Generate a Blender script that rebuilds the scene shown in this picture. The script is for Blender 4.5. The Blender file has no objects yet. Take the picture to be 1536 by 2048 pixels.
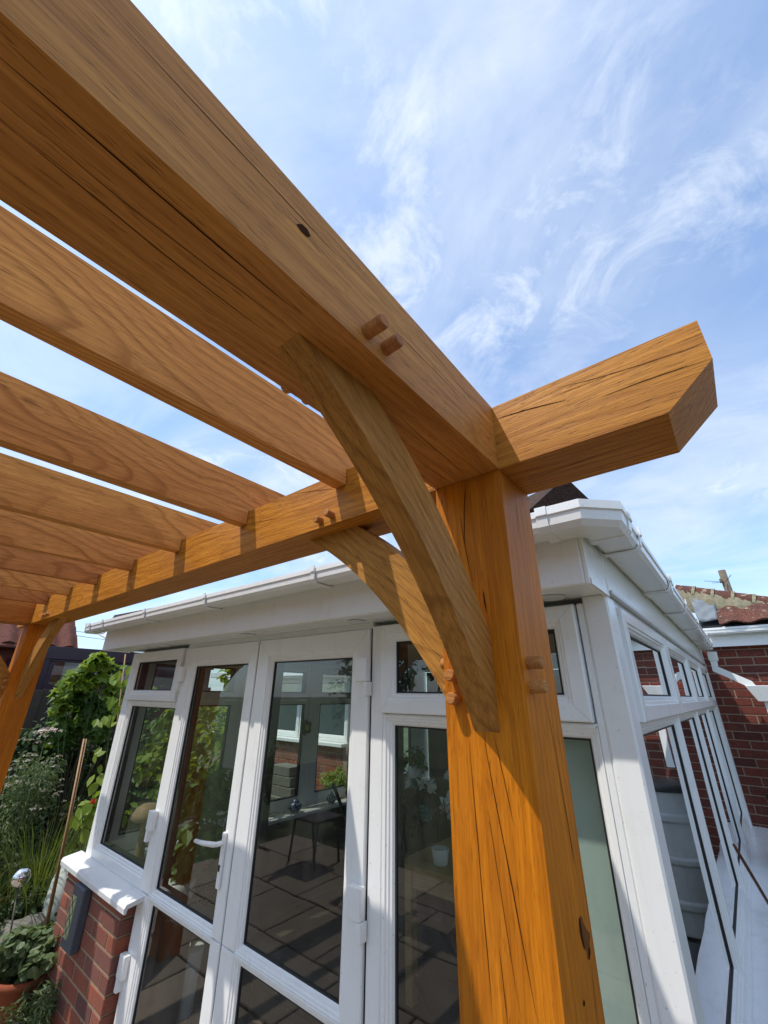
import bpy, bmesh, math, random
from mathutils import Vector, Matrix
random.seed(7)
rnd = random.random
def U(a, b): return a + (b - a) * rnd()
S = bpy.context.scene
COL = S.collection

# ------------------------------------------------------------------ camera
CAM = Vector((0.3678, -0.9325, 1.80))
YAW, PITCH, ROLL, FPX = 0.6875, 0.4182, 0.0117, 816.82
_f = Vector((-math.sin(YAW)*math.cos(PITCH), math.cos(YAW)*math.cos(PITCH), math.sin(PITCH)))
_r = Vector((math.cos(YAW), math.sin(YAW), 0)); _u = _r.cross(_f)
CR = math.cos(ROLL)*_r + math.sin(ROLL)*_u
CU = -math.sin(ROLL)*_r + math.cos(ROLL)*_u
cd = bpy.data.cameras.new('camera'); cam = bpy.data.objects.new('camera', cd); COL.objects.link(cam)
cd.sensor_fit = 'HORIZONTAL'; cd.sensor_width = 36; cd.lens = FPX/1536*36
cd.clip_start = 0.02; cd.clip_end = 800
cam.matrix_world = Matrix(((CR.x, CU.x, -_f.x, CAM.x), (CR.y, CU.y, -_f.y, CAM.y), (CR.z, CU.z, -_f.z, CAM.z), (0, 0, 0, 1)))
S.camera = cam
def ray(px, py): return _f*FPX + CR*(px-768) + CU*(1024-py)
def atx(px, py, X): d = ray(px, py); return CAM + d*((X-CAM.x)/d.x)
def aty(px, py, Y): d = ray(px, py); return CAM + d*((Y-CAM.y)/d.y)
def atz(px, py, Z): d = ray(px, py); return CAM + d*((Z-CAM.z)/d.z)

# ------------------------------------------------------------------ light
SUN = Vector((-0.61, -1.0, 2.09)).normalized()          # towards the sun
SUN_STRENGTH, SKY_STRENGTH, EXPOSURE = 2.0, 0.15, 0.92
S.view_settings.view_transform = 'Standard'; S.view_settings.look = 'None'
S.view_settings.gamma = 1; S.view_settings.use_curve_mapping = False
S.view_settings.exposure = EXPOSURE
sl = bpy.data.lights.new('sun', 'SUN'); sl.energy = SUN_STRENGTH; sl.angle = math.radians(0.6); sl.color = (1, 0.95, 0.86)
so = bpy.data.objects.new('sun', sl); COL.objects.link(so)
so.rotation_euler = (-SUN).to_track_quat('-Z', 'Y').to_euler()

W = bpy.data.worlds.new('World'); S.world = W; W.use_nodes = True
class NT:
    def __init__(s, tree): s.t = tree; s.n = tree.nodes; s.l = tree.links
    def add(s, typ, **kw):
        n = s.n.new(typ)
        for k, v in kw.items():
            if k.startswith('i_'):
                key = k[2:]; key = int(key) if key.isdigit() else key
                s.set(n, key, v)
            else: setattr(n, k, v)
        return n
    def set(s, n, key, v):
        if isinstance(v, bpy.types.NodeSocket): s.l.new(v, n.inputs[key])
        elif isinstance(v, bpy.types.Node): s.l.new(v.outputs[0], n.inputs[key])
        else: n.inputs[key].default_value = v
    def m(s, op, a, b=None, c=None, clamp=False):
        n = s.n.new('ShaderNodeMath'); n.operation = op; n.use_clamp = clamp
        for i, v in enumerate((a, b, c)):
            if v is not None: s.set(n, i, v)
        return n.outputs[0]
    def vm(s, op, a, b=None):
        n = s.n.new('ShaderNodeVectorMath'); n.operation = op
        for i, v in enumerate((a, b)):
            if v is not None:
                if i == 1 and op == 'SCALE': s.set(n, 'Scale', v)
                else: s.set(n, i, v)
        return n.outputs['Value'] if op in ('LENGTH', 'DOT_PRODUCT', 'DISTANCE') else n.outputs[0]
    def noise(s, vec, scale, detail=4, rough=0.5, dist=0.0, col=False):
        n = s.add('ShaderNodeTexNoise', i_Vector=vec, i_Scale=scale, i_Detail=detail, i_Roughness=rough, i_Distortion=dist)
        return n.outputs['Color'] if col else n.outputs[0]
    def ramp(s, fac, stops, interp='LINEAR'):
        n = s.n.new('ShaderNodeValToRGB'); s.set(n, 0, fac); n.color_ramp.interpolation = interp
        e = n.color_ramp.elements
        while len(e) < len(stops): e.new(0.5)
        for el, (p, c) in zip(e, stops):
            el.position = p; el.color = (c, c, c, 1) if isinstance(c, (int, float)) else (*c, 1)
        return n.outputs[0]
    def mix(s, fac, a, b, blend='MIX'):
        n = s.n.new('ShaderNodeMix'); n.data_type = 'RGBA'; n.blend_type = blend
        s.set(n, 0, fac)
        for k, v in ((6, a), (7, b)):
            if isinstance(v, tuple): v = (*v, 1) if len(v) == 3 else v
            s.set(n, k, v)
        return n.outputs[2]
    def xyz(s, v):
        n = s.add('ShaderNodeSeparateXYZ', i_0=v); return n.outputs
    def comb(s, x, y, z):
        n = s.n.new('ShaderNodeCombineXYZ')
        for i, v in enumerate((x, y, z)): s.set(n, i, v)
        return n.outputs[0]

w = NT(W.node_tree); w.n.clear()
sky = w.add('ShaderNodeTexSky'); sky.sky_type = 'NISHITA'; sky.sun_disc = False
sky.sun_elevation = math.asin(SUN.z); sky.sun_rotation = math.atan2(SUN.x, SUN.y)
sky.air_density = 1.0; sky.dust_density = 1.2; sky.ozone_density = 1.6; sky.altitude = 50
tc = w.add('ShaderNodeTexCoord').outputs['Generated']
o = w.xyz(tc)
h = w.m('ADD', w.m('MAXIMUM', o[2], 0.0), 0.16)
CLOUD_SHIFT = (-4.4, 5.1, 0.0)
pl = w.vm('ADD', w.comb(w.m('DIVIDE', o[0], h), w.m('DIVIDE', o[1], h), 0.0), CLOUD_SHIFT)
rot = w.add('ShaderNodeMapping'); w.set(rot, 0, pl); rot.inputs['Rotation'].default_value = (0, 0, math.radians(-28)); rot.inputs['Scale'].default_value = (0.7, 1.2, 1)
wisp = w.ramp(w.noise(rot.outputs[0], 1.9, 10, 0.62, 0.8), [(0.42, 0.0), (0.68, 1.0)])
big = w.ramp(w.noise(pl, 0.62, 4, 0.55, 0.3), [(0.30, 0.0), (0.62, 1.0)])
veil = w.ramp(w.noise(pl, 0.95, 7, 0.6, 0.6), [(0.32, 0.0), (0.62, 1.0)])
fine = w.ramp(w.noise(pl, 5.2, 8, 0.66, 0.6), [(0.50, 0.0), (0.68, 1.0)])
fmask = w.ramp(w.noise(pl, 1.15, 2, 0.5), [(0.47, 0.0), (0.60, 1.0)])
skyc = w.mix(1.0, sky.outputs[0], (0.64, 0.86, 1.03), 'MULTIPLY')
thin = w.m('ADD', w.m('MULTIPLY', veil, 0.50), w.m('MULTIPLY', big, 0.30), clamp=True)
colr = w.mix(thin, skyc, (2.75, 3.15, 3.75))            # thin grey-blue veil of high cloud
cl = w.m('MULTIPLY', wisp, w.m('ADD', w.m('MULTIPLY', big, 0.36), 0.12))
cl = w.m('ADD', cl, w.m('MULTIPLY', w.m('MULTIPLY', fine, fmask), 0.45), clamp=True)
colr = w.mix(cl, colr, (4.1, 4.3, 4.5))               # brighter wisps and small puffs
bg = w.add('ShaderNodeBackground', i_Color=colr, i_Strength=SKY_STRENGTH)
wo = w.add('ShaderNodeOutputWorld'); w.l.new(bg.outputs[0], wo.inputs[0])

# ------------------------------------------------------------------ materials
MATS = {}
def newmat(name):
    m = bpy.data.materials.new(name); m.use_nodes = True; t = NT(m.node_tree)
    b = t.n['Principled BSDF']; MATS[name] = m
    return m, t, b
def objco(t): return t.add('ShaderNodeTexCoord').outputs['Object']
def orand(t): return t.add('ShaderNodeObjectInfo').outputs['Random']
def island(t): return t.add('ShaderNodeNewGeometry').outputs['Random Per Island']
def bump(t, b, h, strength=0.3, dist=0.002):
    n = t.add('ShaderNodeBump', i_Height=h, i_Strength=strength, i_Distance=dist); t.l.new(n.outputs[0], b.inputs['Normal'])

def wood(name, light, dark, ring=115.0, tilt=0.03, contrast=0.55, rough=0.46, coarse=1.0, pores=0.6, patch=None, off=0.0, streak=0.5, var=0.16, pith=0.0, taper=0.0):
    m, t, b = newmat(name)
    co = objco(t); r = orand(t)
    x, y, z = t.xyz(co)
    shift = t.m('MULTIPLY', t.m('ADD', r, off), 37.0)
    xs = t.m('ADD', x, shift)
    vor = t.add('ShaderNodeTexVoronoi', i_Vector=t.comb(t.m('MULTIPLY', xs, 1.7), t.m('MULTIPLY', y, 4), t.m('MULTIPLY', z, 4)), i_Scale=1.0)
    fall = t.ramp(vor.outputs['Distance'], [(0.0, 1.0), (0.10, 0.75), (0.34, 0.0)])
    vp = t.xyz(vor.outputs['Position'])
    y = t.m('SUBTRACT', y, t.m('MULTIPLY', t.m('MULTIPLY', t.m('SUBTRACT', y, t.m('DIVIDE', vp[1], 4.0)), fall), 0.75))
    z = t.m('SUBTRACT', z, t.m('MULTIPLY', t.m('MULTIPLY', t.m('SUBTRACT', z, t.m('DIVIDE', vp[2], 4.0)), fall), 0.75))
    def stretched(kx, kyz, det=4, ro=0.55):
        return t.noise(t.comb(t.m('MULTIPLY', xs, kx), t.m('MULTIPLY', yd, kyz), t.m('MULTIPLY', zd, kyz)), 1.0, det, ro)
    lo = t.comb(t.m('MULTIPLY', xs, 0.9), t.m('MULTIPLY', y, 2.2), t.m('MULTIPLY', z, 2.2))
    wob = t.vm('SUBTRACT', t.noise(lo, 1.3, 3, 0.5, 0.0, True), (0.5, 0.5, 0.5))
    wy, wz, _ = t.xyz(wob)
    yd = t.m('ADD', y, t.m('MULTIPLY', wy, 0.05)); zd = t.m('ADD', z, t.m('MULTIPLY', wz, 0.05))
    # distance from a pith line that wanders through or beside the timber
    py = t.m('ADD', t.m('ADD', y, t.m('MULTIPLY', wy, 0.17*coarse)), t.m('ADD', t.m('MULTIPLY', t.m('SUBTRACT', r, 0.5), 0.10), t.m('ADD', t.m('MULTIPLY', x, taper), pith)))
    pz = t.m('ADD', t.m('ADD', z, t.m('MULTIPLY', wz, 0.17*coarse)), t.m('ADD', t.m('MULTIPLY', x, tilt), 0.05))
    rad = t.m('SQRT', t.m('ADD', t.m('MULTIPLY', py, py), t.m('MULTIPLY', pz, pz)))
    rad2 = t.m('ADD', rad, t.m('MULTIPLY', stretched(4.0, 26, 3), 0.006))
    rr0 = t.m('MULTIPLY', rad2, ring)
    saw = t.m('FRACT', rr0)
    rings = t.ramp(saw, [(0.0, 0.25), (0.30, 0.0), (0.62, 0.22), (0.86, 1.0), (0.95, 0.9), (1.0, 0.25)])
    amp = t.ramp(t.noise(t.comb(t.m('FLOOR', rr0), 0.0, 0.0), 0.73, 0, 0.5), [(0.25, 0.35), (0.7, 1.0)])
    rings = t.m('MULTIPLY', rings, amp)
    fib = stretched(9, 260, 4, 0.6)
    mid = stretched(2.6, 95, 4, 0.6)
    por = t.ramp(stretched(30, 420, 2, 0.5), [(0.60, 0.0), (0.70, 1.0)])
    pat = t.ramp(stretched(1.6, 9, 4, 0.55), [(0.3, 0.0), (0.7, 1.0)])
    c = t.mix(pat, light, patch or tuple(0.78*a for a in light))
    c = t.mix(t.m('MULTIPLY', rings, contrast), c, dark)
    c = t.mix(t.m('MULTIPLY', t.ramp(mid, [(0.36, 1.0), (0.56, 0.0)]), streak), c, dark)
    c = t.mix(t.m('MULTIPLY', t.ramp(mid, [(0.56, 0.0), (0.74, 1.0)]), 0.30), c, tuple(min(1, 1.25*a) for a in light))
    c = t.mix(t.m('MULTIPLY', t.ramp(fib, [(0.36, 1.0), (0.58, 0.0)]), 0.45), c, dark)
    c = t.mix(t.m('MULTIPLY', por, pores), c, tuple(0.40*a for a in dark))
    # knots and dark mineral stains
    kn = t.ramp(vor.outputs['Distance'], [(0.018, 1.0), (0.05, 0.0)])
    stn = t.ramp(stretched(1.1, 22, 5, 0.65), [(0.62, 0.0), (0.80, 1.0)])
    c = t.mix(t.m('MULTIPLY', stn, 0.28), c, tuple(0.6*a for a in dark))
    c = t.mix(t.m('MULTIPLY', kn, 0.8), c, tuple(0.28*a for a in dark))
    hs = t.add('ShaderNodeHueSaturation', i_Hue=t.m('ADD', 0.5, t.m('MULTIPLY', t.m('SUBTRACT', r, 0.5), 0.012)), i_Saturation=1.0,
               i_Value=t.m('ADD', 1.0-var/2, t.m('MULTIPLY', r, var)), i_Color=c)
    t.l.new(hs.outputs[0], b.inputs['Base Color'])
    rr = t.m('ADD', rough, t.m('MULTIPLY', fib, 0.18)); t.l.new(rr, b.inputs['Roughness'])
    b.inputs['Specular IOR Level'].default_value = 0.2
    hgt = t.m('SUBTRACT', t.m('ADD', t.m('MULTIPLY', fib, 0.7), t.m('MULTIPLY', mid, 0.6)), t.m('ADD', t.m('MULTIPLY', por, 0.6), t.m('MULTIPLY', rings, 0.3)))
    bump(t, b, hgt, 0.45, 0.0022)
    return m

wood('oak_post', (0.72, 0.225, 0.008), (0.33, 0.080, 0.003), ring=60, tilt=0.004, contrast=0.32, rough=0.40, coarse=0.35, off=0.3, streak=0.30, pores=0.3, patch=(0.47, 0.15, 0.014))
wood('oak_beam', (0.68, 0.30, 0.060), (0.34, 0.115, 0.016), ring=70, tilt=0.006, contrast=0.5, rough=0.45, coarse=0.45, patch=(0.52, 0.205, 0.052), streak=0.40)
wood('oak_back', (0.62, 0.235, 0.030), (0.29, 0.082, 0.007), ring=62, tilt=0.02, contrast=0.6, rough=0.42, coarse=0.8, streak=0.5)
wood('oak_rafter', (0.74, 0.315, 0.080), (0.33, 0.105, 0.022), ring=62, tilt=0.05, contrast=0.80, rough=0.5, coarse=1.1, patch=(0.60, 0.235, 0.062), streak=0.22, var=0.40, pith=0.11, taper=0.08, pores=0.45)
wood('oak_brace', (0.58, 0.265, 0.055), (0.23, 0.085, 0.014), ring=62, tilt=0.10, contrast=0.62, rough=0.45, coarse=1.0, streak=0.22, pith=0.05, taper=0.14)
wood('oak_peg', (0.58, 0.25, 0.075), (0.30, 0.10, 0.026), ring=200, tilt=0.0, contrast=0.5, rough=0.5, coarse=0.2)
wood('pine_table', (0.50, 0.33, 0.16), (0.32, 0.18, 0.08), ring=60, contrast=0.4)
wood('fence_wood', (0.105, 0.085, 0.068), (0.05, 0.04, 0.032), ring=70, contrast=0.5, rough=0.8)
wood('turned_wood', (0.42, 0.29, 0.15), (0.24, 0.14, 0.07), ring=90, contrast=0.35)
wood('pole_wood', (0.20, 0.16, 0.12), (0.10, 0.08, 0.06), ring=60, contrast=0.4, rough=0.85)

def plain(name, c, rough=0.5, spec=0.5, metal=0.0, var=0.0, nscale=6.0, dirt=None, dirtamt=0.0, bumpamt=0.0, bscale=60, rv=0.0):
    m, t, b = newmat(name)
    co = objco(t)
    col = (*c, 1)
    n = t.noise(co, nscale, 5, 0.6)
    cc = t.mix(t.m('MULTIPLY', t.ramp(n, [(0.3, 0.0), (0.7, 1.0)]), var), c, tuple(0.55*a for a in c))
    if dirt:
        n2 = t.ramp(t.noise(co, nscale*3.1, 6, 0.65), [(0.52, 0.0), (0.68, 1.0)])
        cc = t.mix(t.m('MULTIPLY', n2, dirtamt), cc, dirt)
    if rv:
        hs = t.add('ShaderNodeHueSaturation', i_Value=t.m('ADD', 1-rv/2, t.m('MULTIPLY', orand(t), rv)), i_Color=cc); cc = hs.outputs[0]
    t.l.new(cc, b.inputs['Base Color'])
    b.inputs['Roughness'].default_value = rough; b.inputs['Specular IOR Level'].default_value = spec; b.inputs['Metallic'].default_value = metal
    if bumpamt: bump(t, b, t.noise(co, bscale, 4, 0.6), bumpamt, 0.003)
    return m
plain('crack', (0.045, 0.015, 0.004), 0.9, 0.1)
plain('knot', (0.20, 0.075, 0.02), 0.8, 0.1, var=0.5, nscale=60)
plain('upvc', (0.87, 0.87, 0.86), 0.24, 0.5, var=0.04, nscale=2.5, dirt=(0.55, 0.53, 0.46), dirtamt=0.12)
def specks(name, amt):
    m = MATS[name]; t = NT(m.node_tree); b = t.n['Principled BSDF']; src = b.inputs['Base Color'].links[0].from_socket
    g_ = t.add('ShaderNodeNewGeometry').outputs['Position']
    sp_ = t.ramp(t.noise(g_, 95, 2, 0.5), [(0.70, 0.0), (0.76, 1.0)])
    dr_ = t.ramp(t.noise(t.vm('MULTIPLY', g_, (38.0, 38.0, 2.2)), 1.0, 4, 0.6), [(0.55, 0.0), (0.80, 1.0)])
    c = t.mix(t.m('MULTIPLY', dr_, amt*0.4), src, (0.52, 0.50, 0.42)); c = t.mix(t.m('MULTIPLY', sp_, amt), c, (0.22, 0.20, 0.16))
    t.l.new(c, b.inputs['Base Color'])
specks('upvc', 0.42)
plain('upvc_sill', (0.80, 0.80, 0.80), 0.3, 0.5, var=0.05, nscale=3, dirt=(0.42, 0.40, 0.36), dirtamt=0.22)
specks('upvc_sill', 0.7)
plain('upvc_grey', (0.62, 0.63, 0.63), 0.35)
plain('gasket', (0.012, 0.012, 0.013), 0.55)
plain('steel_grey', (0.42, 0.42, 0.41), 0.35, metal=0.8)
plain('key_dark', (0.05, 0.05, 0.05), 0.4, metal=0.6)
plain('lens', (0.66, 0.66, 0.63), 0.2)
plain('mortar', (0.40, 0.31, 0.20), 0.95, 0.1, var=0.5, nscale=14, bumpamt=0.6, bscale=160)
plain('mortar_dark', (0.36, 0.27, 0.20), 0.95, 0.1, var=0.4, nscale=14)
plain('lead', (0.20, 0.23, 0.26), 0.6, 0.4, metal=0.0, var=0.35, nscale=9, bumpamt=0.5, bscale=14)
plain('mortar_bed', (0.33, 0.29, 0.20), 0.95, 0.1, var=0.6, nscale=12, dirt=(0.11, 0.12, 0.06), dirtamt=0.7, bumpamt=0.8, bscale=50)
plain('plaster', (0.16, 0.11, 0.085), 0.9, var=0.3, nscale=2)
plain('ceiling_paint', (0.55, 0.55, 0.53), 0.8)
plain('purple_frame', (0.028, 0.012, 0.024), 0.3, 0.5)
plain('barrel', (0.42, 0.44, 0.44), 0.5, 0.4, var=0.35, nscale=3, dirt=(0.25, 0.25, 0.22), dirtamt=0.25)
plain('black_plastic', (0.018, 0.018, 0.02), 0.5)
plain('terracotta', (0.30, 0.085, 0.04), 0.85, 0.2, var=0.35, nscale=8)
plain('soil', (0.03, 0.022, 0.015), 0.95, 0.1, var=0.5, nscale=12, bumpamt=0.8, bscale=40)
plain('stone', (0.20, 0.19, 0.165), 0.9, 0.2, var=0.45, nscale=5, dirt=(0.08, 0.09, 0.05), dirtamt=0.5, bumpamt=0.5, bscale=30)
plain('slate_paint', (0.085, 0.10, 0.125), 0.55, 0.4, var=0.2, nscale=7)
plain('lamp_panel', (0.42, 0.44, 0.24), 0.35, 0.5)
plain('chrome', (0.78, 0.78, 0.78), 0.06, metal=1.0)
plain('stake', (0.10, 0.085, 0.06), 0.7)
plain('bamboo', (0.36, 0.20, 0.085), 0.55, var=0.4, nscale=14)
plain('rust_rod', (0.17, 0.065, 0.03), 0.75, var=0.5, nscale=30)
plain('blind', (0.50, 0.56, 0.52), 0.85, 0.1, var=0.15, nscale=3, dirt=(0.36, 0.42, 0.40), dirtamt=0.5)
plain('white_pot', (0.62, 0.62, 0.60), 0.25)
plain('leather', (0.035, 0.028, 0.025), 0.5)
plain('sack', (0.55, 0.58, 0.52), 0.5, var=0.1, dirt=(0.05, 0.12, 0.05), dirtamt=0.8, nscale=4)
plain('petal_white', (0.72, 0.74, 0.70), 0.6)
plain('petal_pink', (0.62, 0.50, 0.46), 0.7)
plain('petal_red', (0.65, 0.03, 0.01), 0.5)
plain('teal_leaf', (0.02, 0.13, 0.14), 0.4)
plain('yellow_bulb', (0.60, 0.42, 0.03), 0.5)
plain('navy', (0.012, 0.014, 0.04), 0.4)
plain('stem_green', (0.06, 0.10, 0.025), 0.7)
plain('stem_brown', (0.07, 0.05, 0.03), 0.8)
plain('wire', (0.03, 0.03, 0.035), 0.6)
plain('flag_inside', (0.105, 0.075, 0.055), 0.55, 0.4, var=0.6, nscale=3.2, bumpamt=0.35, bscale=18, rv=0.45)
plain('flag_patio', (0.30, 0.25, 0.195), 0.85, 0.25, var=0.5, nscale=3.5, bumpamt=0.4, bscale=22, rv=0.35)
plain('near_black', (0.02, 0.02, 0.02), 0.8)  # even near-black for the eave board and deck under the tiles

def brickmat(name, a, bcol, dk, near_black=0.0):
    m, t, b = newmat(name); r = orand(t); co = objco(t)
    c = t.ramp(r, [(0.0, a), (0.35, bcol), (0.62, a), (0.85, dk), (1.0, bcol)])
    sh = t.vm('ADD', co, t.comb(t.m('MULTIPLY', r, 91.0), t.m('MULTIPLY', r, 53.0), 0.0))
    c = t.mix(t.m('MULTIPLY', t.ramp(t.noise(sh, 9, 5, 0.65), [(0.35, 0.0), (0.75, 1.0)]), 0.6), c, dk)
    c = t.mix(t.m('MULTIPLY', t.ramp(t.noise(sh, 60, 3, 0.6), [(0.55, 0.0), (0.75, 1.0)]), 0.35), c, (0.30, 0.20, 0.14))
    t.l.new(c, b.inputs['Base Color']); b.inputs['Roughness'].default_value = 0.9; b.inputs['Specular IOR Level'].default_value = 0.2
    bump(t, b, t.noise(sh, 85, 5, 0.65), 0.55, 0.004)
brickmat('brick', (0.33, 0.098, 0.055), (0.25, 0.10, 0.075), (0.145, 0.068, 0.06))
brickmat('brick_house', (0.20, 0.048, 0.032), (0.155, 0.045, 0.034), (0.085, 0.03, 0.027))

def tilemat(name, a, dk, lichen, scale=130):
    m, t, b = newmat(name); r = orand(t); co = objco(t)
    sh = t.vm('ADD', co, t.comb(t.m('MULTIPLY', r, 71.0), t.m('MULTIPLY', r, 43.0), 0.0))
    c = t.mix(t.ramp(t.noise(sh, 6, 5, 0.6), [(0.3, 0.0), (0.7, 1.0)]), a, dk)
    c = t.mix(t.ramp(t.noise(sh, scale, 2, 0.6), [(0.45, 0.0), (0.65, 0.7)]), c, tuple(0.4*q for q in dk))
    if lichen:
        c = t.mix(t.ramp(t.noise(sh, 22, 4, 0.6), [(0.60, 0.0), (0.66, 0.8)]), c, lichen)
    t.l.new(c, b.inputs['Base Color']); b.inputs['Roughness'].default_value = 0.88; b.inputs['Specular IOR Level'].default_value = 0.25
    bump(t, b, t.noise(sh, scale, 3, 0.6), 0.7, 0.004)
tilemat('tile_brown', (0.085, 0.045, 0.028), (0.045, 0.026, 0.02), None, 150)
tilemat('tile_clay', (0.18, 0.068, 0.045), (0.105, 0.05, 0.04), (0.36, 0.31, 0.22), 60)
tilemat('tile_neighbour', (0.185, 0.062, 0.042), (0.12, 0.046, 0.036), None, 40)

def leafmat(name, a, bcol, trans=0.35, rough=0.5):
    m, t, b = newmat(name); t.n.remove(b)
    i = island(t)
    c = t.mix(i, a, bcol)
    p = t.add('ShaderNodeBsdfPrincipled', i_0=c); p.inputs['Roughness'].default_value = rough; p.inputs['Specular IOR Level'].default_value = 0.35
    tr = t.add('ShaderNodeBsdfTranslucent', i_0=t.mix(1.0, c, (1.35, 1.25, 0.6), 'MULTIPLY'))
    mx = t.add('ShaderNodeMixShader', i_0=trans); t.l.new(p.outputs[0], mx.inputs[1]); t.l.new(tr.outputs[0], mx.inputs[2])
    t.l.new(mx.outputs[0], t.n['Material Output'].inputs[0])
leafmat('leaf_lime', (0.15, 0.25, 0.03), (0.28, 0.36, 0.05), 0.45)
leafmat('leaf_mid', (0.06, 0.13, 0.025), (0.13, 0.22, 0.04), 0.35)
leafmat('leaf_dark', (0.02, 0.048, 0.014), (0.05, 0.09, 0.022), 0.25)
leafmat('leaf_grey', (0.09, 0.14, 0.06), (0.16, 0.21, 0.09), 0.3)
leafmat('leaf_grass', (0.08, 0.14, 0.025), (0.18, 0.22, 0.06), 0.35)
leafmat('leaf_straw', (0.16, 0.14, 0.07), (0.24, 0.21, 0.11), 0.3)
leafmat('leaf_hedge', (0.03, 0.07, 0.014), (0.07, 0.12, 0.03), 0.3)
leafmat('flower_head', (0.24, 0.24, 0.18), (0.42, 0.38, 0.32), 0.2)

def glassmat(name, tint, refl=1.9, dust=0.0):
    m, t, b = newmat(name); t.n.remove(b)
    g = t.add('ShaderNodeNewGeometry')
    c = t.m('ABSOLUTE', t.vm('DOT_PRODUCT', g.outputs['Normal'], g.outputs['Incoming']))
    k = t.m('POWER', t.m('SUBTRACT', 1.0, c, clamp=True), 5.0)
    f = t.m('MULTIPLY', t.m('ADD', 0.042, t.m('MULTIPLY', k, 0.958)), refl, clamp=True)
    tr = t.add('ShaderNodeBsdfTransparent', i_0=(*tint, 1))
    gl = t.add('ShaderNodeBsdfGlossy', i_0=(1, 1, 1, 1)); gl.inputs['Roughness'].default_value = 0.006
    nz = t.noise(objco(t), 2.2, 2, 0.5)
    bp = t.add('ShaderNodeBump', i_Height=nz, i_Strength=0.04, i_Distance=0.02); t.l.new(bp.outputs[0], gl.inputs['Normal'])
    mx = t.add('ShaderNodeMixShader', i_0=f); t.l.new(tr.outputs[0], mx.inputs[1]); t.l.new(gl.outputs[0], mx.inputs[2])
    if dust:
        df = t.add('ShaderNodeBsdfDiffuse', i_0=(0.55, 0.55, 0.5, 1))
        g2 = t.vm('MULTIPLY', g.outputs['Position'], (9.0, 9.0, 2.0))
        dn = t.m('MULTIPLY', t.ramp(t.noise(g2, 1.0, 6, 0.65), [(0.40, 0.0), (0.75, 1.0)]), dust)
        m2 = t.add('ShaderNodeMixShader', i_0=dn); t.l.new(mx.outputs[0], m2.inputs[1]); t.l.new(df.outputs[0], m2.inputs[2]); mx = m2
    t.l.new(mx.outputs[0], t.n['Material Output'].inputs[0])
glassmat('glass', (0.80, 0.86, 0.83), 1.8, 0.035)
glassmat('glass_vase', (0.93, 0.95, 0.94), 1.3)

def chinamat():
    m, t, b = newmat('china'); co = objco(t)
    n = t.ramp(t.noise(co, 75, 3, 0.6, 0.5), [(0.46, 0.0), (0.52, 1.0)])
    c = t.mix(n, (0.02, 0.03, 0.12), (0.30, 0.33, 0.40)); t.l.new(c, b.inputs['Base Color']); b.inputs['Roughness'].default_value = 0.15
chinamat()
def groundmat():
    m, t, b = newmat('ground'); co = objco(t)
    c = t.mix(t.ramp(t.noise(co, 0.6, 5, 0.6), [(0.4, 0.0), (0.6, 1.0)]), (0.05, 0.075, 0.022), (0.085, 0.10, 0.04))
    t.l.new(c, b.inputs['Base Color']); b.inputs['Roughness'].default_value = 0.95; bump(t, b, t.noise(co, 30, 5, 0.7), 0.8, 0.03)
groundmat()

# ------------------------------------------------------------------ helpers
def tag(o, label=None, cat=None, group=None, kind=None):
    if label: o['label'] = label
    if cat: o['category'] = cat
    if group: o['group'] = group
    if kind: o['kind'] = kind
    return o
def empty(name, loc=(0, 0, 0), rz=0, parent=None):
    o = bpy.data.objects.new(name, None); COL.objects.link(o); o.location = loc; o.rotation_euler = (0, 0, rz); o.empty_display_size = 0.1
    if parent: setp(o, parent)
    return o
def wmat(o):
    m = Matrix.LocRotScale(o.location, o.rotation_euler, o.scale)
    return m if o.parent is None else wmat(o.parent) @ m
def setp(o, parent):
    # the parts are given in world coordinates: undo the parent's placement
    m = wmat(parent).inverted() @ Matrix.LocRotScale(o.location, o.rotation_euler, o.scale)
    o.parent = parent; l, q, s = m.decompose(); o.location = l; o.rotation_euler = q.to_euler(); o.scale = s
def link(name, me, mat=None, parent=None, loc=(0, 0, 0), rot=(0, 0, 0), scale=(1, 1, 1)):
    o = bpy.data.objects.new(name, me); COL.objects.link(o); o.location = loc; o.rotation_euler = rot; o.scale = scale
    if mat and not me.materials: me.materials.append(MATS[mat])
    if parent: setp(o, parent)
    return o
def pydata(name, v, f, smooth=False):
    me = bpy.data.meshes.new(name); me.from_pydata([tuple(q) for q in v], [], f); me.update()
    if smooth:
        for p in me.polygons: p.use_smooth = True
    return me
def frombm(name, bm, smooth=False):
    bmesh.ops.recalc_face_normals(bm, faces=bm.faces)
    me = bpy.data.meshes.new(name); bm.to_mesh(me); bm.free()
    if smooth:
        for p in me.polygons: p.use_smooth = True
    return me
def bm_box(bm, c, s):
    r = bmesh.ops.create_cube(bm, size=1.0)['verts']
    for v in r: v.co = Vector((c[0]+v.co.x*s[0], c[1]+v.co.y*s[1], c[2]+v.co.z*s[2]))
    return r
def boxmesh(name, s, bev=0.0, seg=1):
    bm = bmesh.new(); bm_box(bm, (0, 0, 0), s)
    if bev: bmesh.ops.bevel(bm, geom=bm.edges[:], offset=bev, segments=seg, profile=0.6, affect='EDGES')
    return frombm(name, bm)
def box(name, a, b, mat, parent=None, bev=0.0, seg=1):
    """box between two corners; the origin is its centre"""
    a, b = Vector(a), Vector(b); s = [abs(b[i]-a[i]) for i in range(3)]
    return link(name, boxmesh(name, s, bev, seg), mat, parent, (a+b)/2)
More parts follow.
